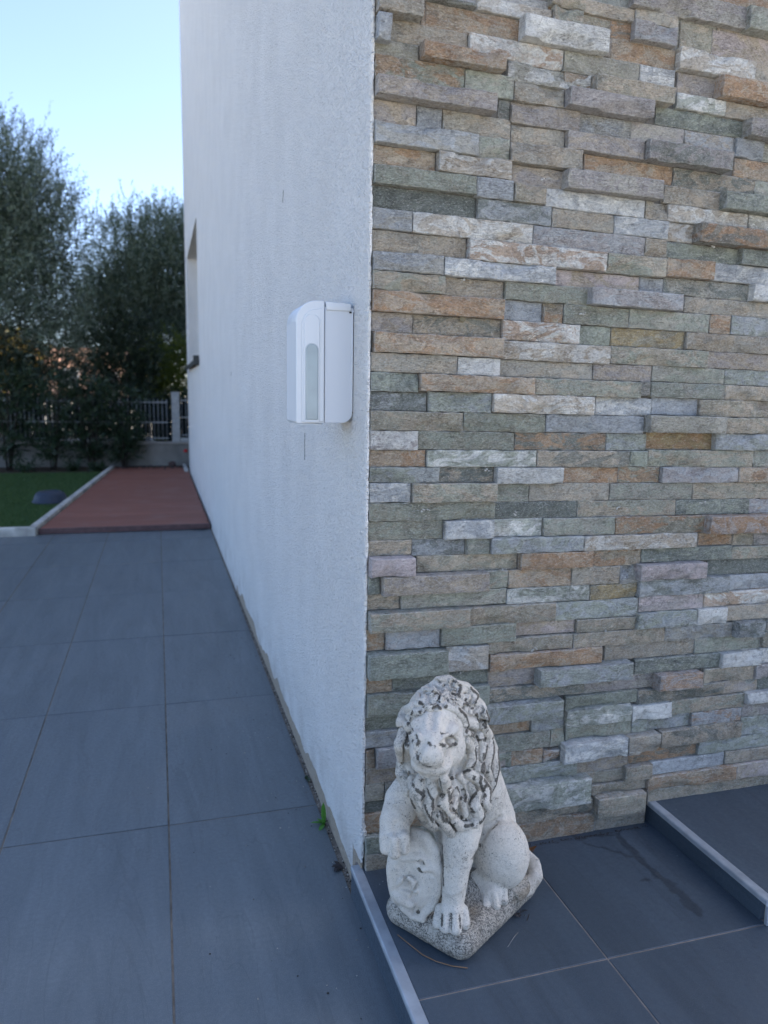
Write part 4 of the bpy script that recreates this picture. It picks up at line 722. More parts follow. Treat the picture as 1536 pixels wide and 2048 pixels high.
('c',-1,.0016,[(-.0856,-.0928,.3505,.0038),(-.0869,-.091,.3466,.0046),(-.0847,-.0993,.3479,.0048),(-.0815,-.1055,.3501,.0045),(-.0792,-.1083,.3524,.0038)]),
('c',1,.0008,[(-.0859,-.0897,.3491,.0031),(-.0872,-.0873,.345,.0037),(-.085,-.0954,.3462,.0039),(-.0818,-.1019,.3485,.0037),(-.0795,-.1053,.3511,.0031)]),
('c',-1,.0016,[(-.0137,-.0625,.3735,.0046),(-.0128,-.0649,.3707,.0055),(-.0094,-.0631,.3681,.0058),(-.006,-.0583,.3668,.0055),(-.0044,-.0516,.3663,.0047)]),
('c',1,.0008,[(-.0138,-.0587,.372,.0038),(-.0128,-.0604,.3688,.0045),(-.0095,-.0583,.3662,.0048),(-.006,-.0538,.365,.0045),(-.0044,-.0478,.3647,.0038)]),
('c',-1,.0016,[(-.0177,-.0628,.3764,.0039),(-.0174,-.0657,.3737,.0046),(-.0145,-.0654,.3714,.0049),(-.0111,-.0624,.3705,.0046),(-.0091,-.0583,.3707,.0039)]),
('c',1,.0008,[(-.0177,-.0596,.3752,.0032),(-.0175,-.0619,.3722,.0038),(-.0145,-.0614,.3698,.004),(-.0111,-.0587,.3689,.0038),(-.0092,-.0552,.3694,.0032)]),
('c',-1,.0016,[(-.0634,-.1073,.3776,.0043),(-.0662,-.1092,.3758,.0051),(-.0699,-.1075,.3749,.0054),(-.0725,-.1028,.3746,.0051),(-.0729,-.0971,.3745,.0044)]),
('c',1,.0008,[(-.0636,-.1038,.3762,.0035),(-.0665,-.105,.3741,.0042),(-.0702,-.1031,.373,.0045),(-.0728,-.0986,.3728,.0042),(-.0732,-.0936,.373,.0036)]),
('c',-1,.0016,[(.0125,-.0534,.3475,.0038),(.009,-.0575,.3472,.0045),(.0054,-.0598,.3486,.0048),(.0037,-.0598,.3507,.0045),(.0042,-.0574,.3519,.0038)]),
('c',1,.0008,[(.0126,-.0503,.3462,.0031),(.009,-.0538,.3456,.0037),(.0055,-.0559,.3469,.0039),(.0037,-.0561,.3491,.0037),(.0043,-.0543,.3505,.0031)]),
('c',-1,.0016,[(-.0525,-.1114,.3777,.004),(-.0541,-.1084,.3798,.0048),(-.0527,-.1048,.3813,.0051),(-.0497,-.1028,.3816,.0048),(-.0472,-.1036,.381,.0041)]),
('c',1,.0008,[(-.0527,-.1081,.3763,.0033),(-.0543,-.1044,.3782,.004),(-.0529,-.1006,.3796,.0042),(-.0499,-.0988,.3799,.004),(-.0474,-.1003,.3797,.0033)]),
('c',-1,.0016,[(-.0385,-.0674,.3798,.0034),(-.0413,-.0668,.3807,.0041),(-.0439,-.0675,.3802,.0043),(-.045,-.0692,.3791,.0041),(-.0444,-.0703,.378,.0034)]),
('c',1,.0008,[(-.0386,-.0645,.3787,.0028),(-.0415,-.0635,.3794,.0034),(-.0441,-.064,.3788,.0036),(-.0451,-.0658,.3777,.0033),(-.0445,-.0675,.3768,.0028)]),
('c',-1,.0016,[(-.0413,-.074,.3766,.004),(-.0415,-.0714,.3781,.0048),(-.0398,-.0701,.3793,.0051),(-.0376,-.0697,.3793,.0048),(-.0362,-.0696,.3783,.004)]),
('c',1,.0008,[(-.0414,-.0707,.3753,.0033),(-.0417,-.0675,.3765,.0039),(-.04,-.066,.3776,.0041),(-.0377,-.0658,.3778,.0039),(-.0363,-.0663,.377,.0033)]),
('c',-1,.0016,[(-.0173,-.0707,.3649,.0037),(-.015,-.0685,.366,.0044),(-.0149,-.0677,.3681,.0047),(-.0166,-.0679,.3696,.0044),(-.0187,-.0688,.3699,.0037)]),
('c',1,.0008,[(-.0173,-.0676,.3636,.0031),(-.015,-.0649,.3645,.0036),(-.015,-.0638,.3665,.0039),(-.0167,-.0643,.3681,.0036),(-.0187,-.0658,.3687,.0031)]),
('c',-1,.0016,[(-.0637,-.0694,.3715,.0039),(-.0601,-.0695,.3741,.0046),(-.0598,-.0665,.3763,.0049),(-.0621,-.0627,.377,.0046),(-.0652,-.0598,.376,.0039)]),
('c',1,.0008,[(-.0639,-.0663,.3702,.0032),(-.0603,-.0658,.3726,.0037),(-.06,-.0625,.3747,.004),(-.0624,-.0589,.3755,.0038),(-.0654,-.0566,.3747,.0032)]),
('c',-1,.0016,[(-.0086,-.0496,.3722,.0047),(-.0127,-.0559,.3766,.0056),(-.0167,-.0615,.3777,.0059),(-.0184,-.0651,.3765,.0055),(-.0177,-.0654,.3742,.0046)]),
('c',1,.0008,[(-.0086,-.0457,.3707,.0039),(-.0127,-.0513,.3748,.0046),(-.0167,-.0567,.3758,.0048),(-.0185,-.0605,.3747,.0045),(-.0177,-.0616,.3727,.0038)]),
('c',-1,.0016,[(-.0757,-.0589,.3655,.0044),(-.0712,-.063,.3685,.0052),(-.0673,-.0687,.3695,.0055),(-.0643,-.0995,.3796,.005),(-.0654,-.1019,.3785,.0042)]),
('c',1,.0008,[(-.076,-.0553,.364,.0036),(-.0715,-.0587,.3667,.0043),(-.0676,-.0642,.3676,.0045),(-.0646,-.0954,.3779,.0041),(-.0656,-.0985,.377,.0035)]),
('c',-1,.0016,[(.0045,-.0591,.3494,.0036),(.0007,-.0615,.3511,.0043),(-.0023,-.0647,.3508,.0045),(-.0031,-.0663,.349,.0043),(-.0018,-.0654,.3468,.0036)]),
('c',1,.0008,[(.0046,-.0561,.3482,.003),(.0007,-.058,.3496,.0035),(-.0023,-.061,.3492,.0037),(-.0031,-.0628,.3475,.0035),(-.0018,-.0625,.3456,.003)]),
('c',-1,.0016,[(.01,-.0537,.3503,.0038),(.0111,-.0515,.3524,.0046),(.0097,-.0509,.3546,.0049),(.0071,-.052,.3556,.0046),(.005,-.0537,.3553,.0038)]),
('c',1,.0008,[(.01,-.0505,.349,.0032),(.0111,-.0478,.3509,.0037),(.0097,-.047,.3529,.004),(.0071,-.0483,.3541,.0037),(.005,-.0505,.354,.0032)]),
('c',-1,.0016,[(-.0481,-.0614,.3833,.0046),(-.051,-.0585,.3843,.0054),(-.0544,-.0574,.3836,.0058),(-.0564,-.0588,.3823,.0054),(-.0562,-.0608,.3811,.0046)]),
('c',1,.0008,[(-.0483,-.0576,.3818,.0037),(-.0512,-.0541,.3825,.0045),(-.0547,-.0526,.3818,.0047),(-.0566,-.0543,.3806,.0045),(-.0564,-.0571,.3796,.0037)]),
('c',-1,.0016,[(-.0639,-.0651,.3734,.0035),(-.0598,-.0864,.379,.0041),(-.0553,-.0933,.3814,.0043),(-.053,-.083,.3791,.0041),(-.0532,-.07,.3764,.0035)]),
('c',1,.0008,[(-.0641,-.0622,.3722,.0029),(-.06,-.0831,.3776,.0033),(-.0555,-.0898,.38,.0035),(-.0531,-.0797,.3778,.0033),(-.0533,-.0671,.3752,.0028)]),
('c',-1,.0016,[(.0081,-.06,.3414,.0047),(.0065,-.0609,.3456,.0055),(.0083,-.0587,.348,.0059),(.0118,-.0552,.3478,.0056),(.0146,-.0531,.3459,.0047)]),
('c',1,.0008,[(.0082,-.0562,.3398,.0038),(.0066,-.0564,.3437,.0045),(.0084,-.0539,.346,.0048),(.0119,-.0507,.3459,.0046),(.0147,-.0492,.3443,.0038)]),
('c',-1,.0016,[(-.0431,-.0636,.3825,.0036),(-.0423,-.0669,.3809,.0043),(-.0396,-.0684,.3801,.0046),(-.0369,-.0678,.3803,.0043),(-.0357,-.0655,.3811,.0036)]),
('c',1,.0008,[(-.0432,-.0606,.3814,.003),(-.0424,-.0633,.3795,.0035),(-.0397,-.0647,.3786,.0037),(-.037,-.0642,.3789,.0035),(-.0358,-.0625,.3799,.003)]),
('c',-1,.0016,[(-.0753,-.1041,.371,.0043),(-.0711,-.1085,.3731,.0051),(-.0687,-.1084,.3751,.0054),(-.0688,-.1052,.3762,.0051),(-.0709,-.1008,.3758,.0043)]),
('c',1,.0008,[(-.0755,-.1006,.3695,.0035),(-.0714,-.1044,.3713,.0042),(-.069,-.104,.3733,.0044),(-.0691,-.1011,.3745,.0042),(-.0711,-.0973,.3743,.0035)]),
('c',-1,.0016,[(-.0329,-.1017,.3775,.0047),(-.0299,-.0971,.3765,.0056),(-.0288,-.0882,.375,.006),(-.0297,-.079,.3732,.0057),(-.0315,-.0792,.3741,.0048)]),
('c',1,.0008,[(-.033,-.0979,.3759,.0038),(-.0301,-.0926,.3746,.0046),(-.0289,-.0833,.373,.0049),(-.0298,-.0744,.3713,.0047),(-.0316,-.0753,.3725,.0039)]),
('c',-1,.0016,[(-.0184,-.0656,.3752,.0048),(-.0182,-.068,.373,.0056),(-.0203,-.0706,.3719,.006),(-.0232,-.0721,.3722,.0056),(-.025,-.0715,.3732,.0047)]),
('c',1,.0008,[(-.0184,-.0617,.3737,.0039),(-.0182,-.0633,.3711,.0046),(-.0204,-.0657,.3699,.0049),(-.0233,-.0675,.3703,.0046),(-.025,-.0676,.3716,.0039)]),
('c',-1,.0016,[(-.0373,-.0956,.3798,.0044),(-.0342,-.0876,.3777,.0053),(-.0314,-.086,.376,.0056),(-.0303,-.0923,.3765,.0052),(-.0312,-.0977,.3769,.0044)]),
('c',1,.0008,[(-.0375,-.092,.3783,.0036),(-.0343,-.0833,.3759,.0043),(-.0316,-.0814,.3741,.0046),(-.0305,-.0881,.3747,.0043),(-.0313,-.0941,.3754,.0036)]),
('c',-1,.0016,[(-.0495,-.1076,.3798,.004),(-.0474,-.1031,.3813,.0048),(-.0486,-.0975,.3822,.0051),(-.0517,-.0933,.3818,.0048),(-.0544,-.0944,.3816,.004)]),
('c',1,.0008,[(-.0496,-.1043,.3784,.0033),(-.0476,-.0992,.3797,.0039),(-.0488,-.0934,.3805,.0042),(-.0519,-.0893,.3802,.0039),(-.0545,-.0911,.3802,.0033)]),
('c',-1,.0016,[(-.0308,-.0947,.3766,.0035),(-.0302,-.1016,.3756,.0042),(-.0271,-.1012,.3734,.0044),(-.0238,-.0951,.3713,.0042),(-.0222,-.0841,.3686,.0036)]),
('c',1,.0008,[(-.0309,-.0919,.3754,.0029),(-.0303,-.0982,.3742,.0034),(-.0272,-.0976,.3719,.0036),(-.0239,-.0917,.3698,.0034),(-.0222,-.0812,.3674,.0029)]),
('c',-1,.0016,[(-.0612,-.1119,.3752,.004),(-.0646,-.1108,.3756,.0048),(-.0662,-.1079,.3766,.0051),(-.0655,-.1057,.3778,.0048),(-.0635,-.1051,.3785,.004)]),
('c',1,.0008,[(-.0614,-.1087,.3739,.0033),(-.0648,-.107,.3739,.0039),(-.0664,-.1038,.3749,.0042),(-.0657,-.1018,.3762,.0039),(-.0637,-.1018,.3771,.0033)]),
('c',-1,.0016,[(-.0298,-.0752,.3728,.0038),(-.0272,-.0769,.3713,.0045),(-.027,-.0904,.374,.0047),(-.0289,-.098,.3754,.0044),(-.0312,-.1001,.3762,.0037)]),
('c',1,.0008,[(-.0299,-.0721,.3716,.0031),(-.0273,-.0733,.3698,.0037),(-.0271,-.0866,.3724,.0038),(-.029,-.0945,.3739,.0036),(-.0313,-.0971,.375,.003)]),
('c',-1,.0016,[(-.0435,-.0641,.3825,.004),(-.0475,-.0636,.3824,.0047),(-.0499,-.0608,.3835,.005),(-.0498,-.0573,.3846,.0048),(-.048,-.0547,.385,.004)]),
('c',1,.0008,[(-.0437,-.0608,.3812,.0033),(-.0477,-.0598,.3809,.0039),(-.0501,-.0567,.3818,.0041),(-.05,-.0534,.3831,.0039),(-.0481,-.0514,.3838,.0033)]),
('c',-1,.003,[(-.0097,-.0743,.282,.0042),(-.0121,-.0764,.2724,.0063),(-.0174,-.0829,.2693,.0042)]),
('c',-1,.003,[(.0015,-.0866,.3271,.0021),(.0073,-.0642,.3128,.0021)]),
('c',-1,.003,[(-.0459,-.1298,.2409,.002),(-.043,-.1272,.2265,.002)]),
('c',-1,.003,[(-.008,-.0876,.2398,.0021),(-.0049,-.097,.2348,.0021)]),
('c',-1,.003,[(-.015,-.1162,.2242,.002),(-.0081,-.0991,.2075,.0021)]),
('c',-1,.003,[(-.0602,-.0887,.3773,.0021),(-.0563,-.107,.3807,.002)]),
('c',-1,.003,[(-.0368,-.0651,.3825,.0021),(-.0338,-.0661,.3787,.0021)]),
('c',-1,.003,[(-.01,-.0623,.3714,.0021),(-.0071,-.0622,.3672,.0021)]),
('c',-1,.003,[(-.023,-.0919,.2587,.0021),(-.0265,-.1262,.2622,.002),(-.0249,-.1199,.2444,.002)]),
('c',-1,.003,[(-.041,-.1423,.2838,.002),(-.0389,-.1151,.2514,.002)]),
('c',-1,.003,[(.0136,-.0659,.2932,.0021),(.0185,-.0689,.2726,.0021)]),
('c',-1,.0016,[(-.0745,-.1074,.3725,.0005),(-.0736,-.0866,.3755,.0006),(-.0645,-.0799,.3807,.0006),(-.0536,-.101,.3841,.0005),(-.0542,-.1107,.3781,.0005),(-.0621,-.1119,.3753,.0005)]),
('c',-1,.0016,[(-.0694,-.1078,.373,.0005),(-.0676,-.0978,.3805,.0005),(-.0587,-.0909,.3855,.0005),(-.0485,-.0995,.3839,.0005),(-.0492,-.1076,.3772,.0005),(-.0567,-.1172,.3778,.0005)]),
('c',-1,.0016,[(-.0561,-.0882,.3874,.0005),(-.0496,-.0574,.3861,.0006),(-.037,-.0562,.3879,.0006),(-.0269,-.0587,.3822,.0006),(-.0291,-.0711,.3752,.0006),(-.0393,-.0926,.3817,.0005)]),
('c',-1,.0016,[(-.0503,-.0893,.3883,.0005),(-.0436,-.0589,.387,.0006),(-.0311,-.0576,.3888,.0006),(-.0211,-.0592,.3827,.0006),(-.0233,-.0693,.3748,.0006),(-.0337,-.0891,.3807,.0005)]),
('c',-1,.0016,[(-.0256,-.0591,.3838,.0006),(-.0129,-.0569,.3794,.0006),(-.0013,-.0528,.3667,.0006),(-.0052,-.0678,.3623,.0006),(-.0161,-.0806,.3683,.0006)]),
('c',-1,.0016,[(-.0197,-.0584,.384,.0006),(-.0071,-.0493,.3768,.0006),(.0045,-.0499,.3659,.0006),(.0007,-.0582,.3587,.0006),(-.0104,-.0721,.3651,.0006)]),
('c',-1,.0016,[(-.0501,-.1054,.3819,.0005),(-.0405,-.1072,.379,.0005),(-.0412,-.1176,.3749,.0005),(-.0504,-.1183,.3731,.0005)]),
('c',-1,.0016,[(-.0462,-.1034,.3813,.0005),(-.0368,-.1,.3763,.0005),(-.0374,-.1125,.373,.0005),(-.0466,-.1148,.3719,.0005)]),
('c',-1,.0016,[(-.032,-.097,.3783,.0005),(-.0198,-.0872,.3679,.0005),(-.0074,-.0704,.3559,.0006),(.0036,-.0533,.3524,.0006)]),
('c',-1,.0016,[(-.0269,-.0935,.3772,.0005),(-.0147,-.0796,.3651,.0006),(-.0022,-.0627,.353,.0006),(.0088,-.0587,.355,.0006)]),
('c',-1,.0016,[(-.0816,-.1058,.3671,.0005),(-.0936,-.0769,.3467,.0006),(-.0968,-.0986,.3399,.0005),(-.0907,-.1028,.3306,.0005),(-.0849,-.1078,.3419,.0005)]),
('c',-1,.0016,[(-.076,-.1044,.3669,.0005),(-.0861,-.0959,.3554,.0005),(-.091,-.0986,.3403,.0005),(-.0846,-.1065,.3327,.0005),(-.0773,-.1319,.3532,.0005)]),
('c',-1,.0016,[(-.0363,-.1124,.3744,.0005),(-.0243,-.1088,.3695,.0005),(-.0147,-.1022,.3574,.0005),(-.0103,-.0979,.3429,.0005),(-.014,-.0994,.3333,.0005)]),
('c',-1,.0016,[(-.0318,-.1119,.3745,.0005),(-.0198,-.1059,.3686,.0005),(-.0102,-.0989,.3563,.0005),(-.0058,-.0954,.3422,.0005),(-.0095,-.1016,.3346,.0005)]),
('c',-1,.0016,[(.0004,-.0589,.3575,.0006),(.0105,-.0583,.3476,.0006),(.0154,-.0489,.3304,.0006),(.007,-.0687,.3311,.0006)]),
('c',-1,.0016,[(.0063,-.0583,.3576,.0006),(.0165,-.0528,.3457,.0006),(.0211,-.0571,.3344,.0006),(.0129,-.064,.3295,.0006)]),
('c',-1,.0016,[(-.0085,-.0968,.3469,.0005),(.0025,-.0717,.3336,.0006),(.0122,-.0495,.3139,.0006),(.009,-.055,.3026,.0006),(-.0022,-.0994,.3226,.0005),(-.0106,-.1028,.3322,.0005)]),
('c',-1,.0016,[(-.0022,-.0743,.3374,.0006),(.009,-.0667,.3319,.0006),(.0186,-.0521,.3155,.0006),(.0155,-.0553,.3033,.0006),(.0041,-.0815,.3147,.0006),(-.0044,-.1025,.3325,.0005)]),
('c',-1,.0016,[(.0123,-.0645,.3296,.0006),(.0202,-.0501,.305,.0006),(.0223,-.0562,.2854,.0006),(.0186,-.0698,.2693,.0006),(.0272,-.0403,.2341,.0006)]),
('c',-1,.0016,[(.019,-.0542,.3255,.0006),(.0272,-.0336,.2978,.0006),(.0293,-.0411,.2786,.0006),(.0256,-.0507,.2601,.0006),(.0342,-.0287,.2285,.0006)]),
('c',-1,.0016,[(.0212,-.0474,.3113,.0006),(.0303,-.0386,.2813,.0006),(.0339,-.0225,.2464,.0006),(.0303,-.0291,.226,.0006),(.0239,-.0733,.2347,.0006)]),
('c',-1,.0016,[(.0268,-.039,.3079,.0006),(.0359,-.0317,.2784,.0006),(.0394,-.0224,.2468,.0006),(.0357,-.0293,.2266,.0006),(.0292,-.0707,.2338,.0006)]),
('c',-1,.0016,[(.0009,-.0922,.3151,.0005),(.0092,-.0705,.2876,.0006),(.0106,-.072,.266,.0006),(.005,-.0793,.2506,.0006),(.0095,-.0882,.2431,.0006)]),
('c',-1,.0016,[(.0068,-.067,.3036,.0006),(.0152,-.0602,.283,.0006),(.0165,-.0715,.2662,.0006),(.0108,-.0793,.2511,.0006),(.0153,-.0857,.2422,.0006)]),
('c',-1,.0016,[(-.0082,-.1007,.3227,.0005),(-.0011,-.0858,.3031,.0006),(.0016,-.0759,.2822,.0006),(-.0043,-.0787,.2712,.0006),(-.0165,-.084,.2662,.0006)]),
('c',-1,.0016,[(-.0037,-.1002,.3229,.0005),(.0036,-.0801,.3008,.0006),(.0062,-.0755,.2824,.0006),(.0004,-.077,.2708,.0006),(-.0118,-.0847,.267,.0006)]),
('c',-1,.0016,[(-.0937,-.1029,.3304,.0005),(-.0967,-.1172,.3166,.0005),(-.0943,-.0866,.2814,.0006),(-.0985,-.068,.2513,.0006),(-.0893,-.0868,.2415,.0006)]),
('c',-1,.0016,[(-.087,-.1061,.3323,.0005),(-.0906,-.1155,.3163,.0005),(-.0886,-.0774,.2773,.0006),(-.0917,-.0704,.2531,.0006),(-.0823,-.0928,.2453,.0006)]),
('c',-1,.0016,[(-.0845,-.1191,.3171,.0005),(-.09,-.0826,.2821,.0006),(-.0845,-.0773,.2626,.0006),(-.0746,-.1101,.264,.0005)]),
('c',-1,.0016,[(-.0766,-.1531,.3339,.0005),(-.0845,-.0852,.2838,.0006),(-.0738,-.147,.2991,.0005),(-.069,-.1151,.2671,.0005)]),
('c',-1,.0016,[(-.0659,-.1157,.2692,.0005),(-.0706,-.1203,.2552,.0005),(-.0618,-.1244,.2422,.0005),(-.0639,-.1066,.2128,.0006)]),
('c',-1,.0016,[(-.0579,-.1161,.27,.0005),(-.0627,-.1199,.2557,.0005),(-.0538,-.127,.2444,.0005),(-.0545,-.1288,.2265,.0005)]),
('c',-1,.0016,[(-.0531,-.1201,.2697,.0005),(-.0468,-.1281,.2543,.0005),(-.053,-.1295,.2372,.0005),(-.0458,-.1292,.2173,.0005)]),
('c',-1,.0016,[(-.0458,-.1192,.2698,.0005),(-.0399,-.1178,.2492,.0005),(-.0456,-.13,.2381,.0005),(-.0384,-.1284,.2175,.0005)]),
('c',-1,.0016,[(-.037,-.1444,.2881,.0005),(-.0317,-.13,.2638,.0005),(-.0367,-.1263,.244,.0005),(-.0282,-.1279,.2297,.0005),(-.0186,-.1232,.2191,.0005)]),
('c',-1,.0016,[(-.031,-.1438,.2883,.0005),(-.0257,-.1248,.2614,.0005),(-.0305,-.1255,.2441,.0005),(-.022,-.1258,.2291,.0005),(-.0125,-.1106,.2123,.0005)]),
('c',-1,.0016,[(-.0248,-.0897,.2633,.0006),(-.0248,-.1262,.2659,.0005),(-.0194,-.1038,.2395,.0005),(-.0228,-.1176,.2323,.0005)]),
('c',-1,.0016,[(-.0196,-.0853,.2615,.0006),(-.0203,-.0961,.2501,.0006),(-.0143,-.1019,.239,.0006),(-.0177,-.1171,.2325,.0005)]),
('c',-1,.0016,[(-.0151,-.0887,.2636,.0006),(-.0038,-.0891,.2544,.0006),(.0002,-.0858,.238,.0006),(-.0084,-.0986,.2325,.0006),(-.0038,-.0998,.2186,.0006),(-.0115,-.1096,.2103,.0005)]),
('c',-1,.0016,[(-.0099,-.088,.2637,.0006),(.0014,-.083,.2516,.0006),(.0054,-.0879,.2396,.0006),(-.0032,-.0981,.2326,.0006),(.0014,-.092,.2146,.0006),(-.0064,-.0937,.2014,.0006)]),
('c',-1,.0016,[(.0021,-.0866,.2491,.0006),(.0108,-.0887,.2375,.0006),(.0064,-.0965,.2251,.0006),(.0124,-.0963,.2106,.0006),(.0059,-.0953,.199,.0006)]),
('c',-1,.0016,[(.0084,-.0863,.2494,.0006),(.0172,-.0876,.2375,.0006),(.0128,-.0961,.2254,.0006),(.0188,-.0944,.2101,.0006),(.0123,-.0973,.2008,.0006)]),
('c',-1,.0016,[(-.0031,-.0839,.2651,.0006),(.0111,-.08,.2552,.0006),(.0207,-.0737,.2377,.0006),(.0197,-.083,.2262,.0006),(.0236,-.0816,.2152,.0006)]),
('c',-1,.0016,[(.0027,-.0831,.2651,.0006),(.0169,-.0761,.2537,.0006),(.0266,-.071,.2367,.0006),(.0255,-.0825,.2264,.0006),(.0295,-.0785,.2139,.0006)]),
('c',-1,.0016,[(-.0764,-.1188,.248,.0005),(-.0691,-.1205,.2321,.0005),(-.063,-.0791,.1893,.0006),(-.0517,-.0714,.1734,.0006)]),
('c',-1,.0016,[(-.0705,-.122,.2503,.0005),(-.0631,-.125,.2352,.0005),(-.0545,-.1246,.2167,.0005),(-.0432,-.1279,.208,.0005)])]
SHIELD=[('e',1,.004,(-.0729,-.078,.1045,.039,.0144,.0649,-.1047)),
('c',1,.004,[(-.029,-.045,.1054,.0089),(-.0334,-.06,.0523,.0096)]),
('c',-1,.008,[(-.0804,-.1037,.0977,.0186)]),
('c',-1,.008,[(-.0842,-.0989,.1173,.0114),(-.0791,-.1001,.0838,.0143)]),
('c',1,.006,[(-.0773,-.076,.1676,.0065),(-.0596,-.0812,.1631,.0085),(-.0462,-.0835,.1442,.0085),(-.0396,-.0846,.1146,.0078),(-.0389,-.0811,.0825,.0065),(-.0454,-.0824,.0575,.0058),(-.0594,-.0844,.0431,.0051)]),
('c',1,.005,[(-.1082,-.0774,.1265,.0043),(-.1103,-.0809,.1066,.0043),(-.1067,-.0832,.0808,.0043),(-.1006,-.083,.0615,.0043)]),
('c',1,.004,[(-.1035,-.0817,.1344,.0043),(-.0883,-.0885,.1325,.005),(-.0712,-.0896,.1379,.0057),(-.0569,-.0888,.1327,.0057),(-.0509,-.0891,.1211,.0043)]),
('c',1,.0025,[(-.0607,-.0912,.1199,.0043),(-.0509,-.0893,.1227,.0057),(-.0425,-.0866,.1187,.005)]),
('c',-1,.002,[(-.0638,-.0918,.1308,.005)]),
('c',-1,.004,[(-.0934,-.0916,.1138,.0036),(-.0874,-.0924,.1072,.0021)]),
('c',1,.003,[(-.0962,-.0879,.0907,.0029),(-.0891,-.0891,.1009,.0036),(-.0797,-.09,.1032,.0036),(-.0731,-.0902,.0978,.0036),(-.0758,-.0902,.0881,.0029)]),
('c',1,.003,[(-.0902,-.0884,.0807,.0029),(-.08,-.0888,.0773,.0036),(-.07,-.09,.0839,.0029)]),
('c',1,.003,[(-.0988,-.0872,.0726,.0065),(-.0899,-.0888,.0683,.0086),(-.0782,-.0893,.0636,.0079)]),
('c',1,.003,[(-.0885,-.0847,.0513,.0043),(-.0754,-.0825,.0384,.0051),(-.0591,-.087,.0386,.005)]),
('c',-1,.003,[(-.0696,-.0852,.0505,.0058)]),
('c',-1,.006,[(-.0937,-.0896,.1179,.0014),(-.071,-.0903,.0699,.0014)])]
PLINTH=[('b',1,.004,(.109,.077,.0235,-.003,.0,.02,1.0028,.03)),
('e',1,.01,(-.0006,-.005,.0436,.0477,.0369,.0169,.0)),
('e',1,.012,(.061,.012,.0366,.0388,.031,.0155,.0)),
('e',1,.01,(-.0517,-.05,.0514,.0446,.0223,.0119,.0)),
('c',-1,.002,[(.0733,-.0162,.0424,.0015),(.0783,-.0171,.0286,.0015),(.0772,-.0124,.0067,.0015)]),
('c',-1,.002,[(-.0025,-.0574,.044,.0029)])]

def sdf_mesh(name, parts, vox, rg=1.):
    import openvdb
    lo = [9, 9, 9]; hi = [-9, -9, -9]
    def bb(P):
        t, s, k, g_ = P
        if t == 'c':
            a = [min(q[i]-q[3] for q in g_) for i in range(3)]; b = [max(q[i]+q[3] for q in g_) for i in range(3)]
        elif t == 'e':
            r = max(g_[3], g_[5]); a = [g_[0]-r, g_[1]-g_[4], g_[2]-r]; b = [g_[0]+r, g_[1]+g_[4], g_[2]+r]
        else:
            r = math.hypot(g_[0], g_[1]); a = [g_[3]-r, g_[4]-r, g_[5]-g_[2]]; b = [g_[3]+r, g_[4]+r, g_[5]+g_[2]]
        return a, b
    for P in parts:
        if P[1] > 0:
            a, b = bb(P); lo = [min(u, v) for u, v in zip(lo, a)]; hi = [max(u, v) for u, v in zip(hi, b)]
    lo = np.array(lo)-.006; n = np.ceil((np.array(hi)+.006-lo)/vox).astype(int)+1
    ax = [(lo[i]+vox*np.arange(n[i])).astype(np.float32) for i in range(3)]
    A = np.full(n, .03, np.float32)
    for P in parts:
        a, b = bb(P); m_ = .010+P[2]
        i0 = [max(0, int((a[i]-m_-lo[i])/vox)) for i in range(3)]; i1 = [min(n[i], int((b[i]+m_-lo[i])/vox)+2) for i in range(3)]
        if any(u >= v for u, v in zip(i0, i1)): continue
        s = tuple(slice(u, v) for u, v in zip(i0, i1))
        X_, Y_, Z_ = np.meshgrid(ax[0][s[0]], ax[1][s[1]], ax[2][s[2]], indexing='ij', sparse=True)
        A[s] = combine(A[s], prim_dist(P, X_, Y_, Z_).astype(np.float32), P[1], P[2])
    gr = openvdb.FloatGrid(.03); gr.copyFromArray(np.ascontiguousarray(np.clip(A, -.03, .03)))
    pts, quads = gr.convertToQuads(0.0)
    me = npmesh(name, pts*vox+lo, quads[:, ::-1], True)
    bm = bmesh.new(); bm.from_mesh(me); bmesh.ops.smooth_vert(bm, verts=bm.verts[:], factor=.5, use_axis_x=True, use_axis_y=True, use_axis_z=True)
    nn = bm.verts[:]; bm.normal_update()
    for v in nn:
        q = v.co
        v.co = q+v.normal*rg*(.0007*noise.noise(q*55)+.00045*noise.noise(q*160))
    bm.to_mesh(me); bm.free()
    # make sure the faces look outwards
    bm = bmesh.new(); bm.from_mesh(me)
    if bm.calc_volume(signed=True) < 0: bmesh.ops.reverse_faces(bm, faces=bm.faces[:])
    bm.to_mesh(me); bm.free(); return me
lion = empty('lion_statue', 'weathered white stone lion sitting with one paw on a shield by the stone wall', 'statue', (.131, -.146, .06), math.atan2(-.4, .9165))
plo = obj('plinth', sdf_mesh('plinth', PLINTH, .0018), lion, PLINTHM)
fo = obj('lion_figure', sdf_mesh('lion_figure', FIGURE, .0014), lion, LIONM)
mo = obj('mane', sdf_mesh('mane', MANE, .0013, .5), lion, MANEM)
def grime_shade(o, chains, reach=.0026):
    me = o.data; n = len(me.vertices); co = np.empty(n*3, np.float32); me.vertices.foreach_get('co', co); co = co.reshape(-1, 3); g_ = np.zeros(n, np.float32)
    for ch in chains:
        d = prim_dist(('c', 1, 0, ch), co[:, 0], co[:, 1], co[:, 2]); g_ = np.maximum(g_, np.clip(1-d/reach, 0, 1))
    at = me.attributes.new('grime_shade', 'FLOAT', 'POINT'); at.data.foreach_set('value', g_)
grime_shade(mo, GRIME_MANE); grime_shade(fo, GRIME_SHADE_FIGURE)
sho = obj('shield', sdf_mesh('shield', SHIELD, .0014), lion, SHIELDM); grime_shade(sho, GRIME_SHIELD)

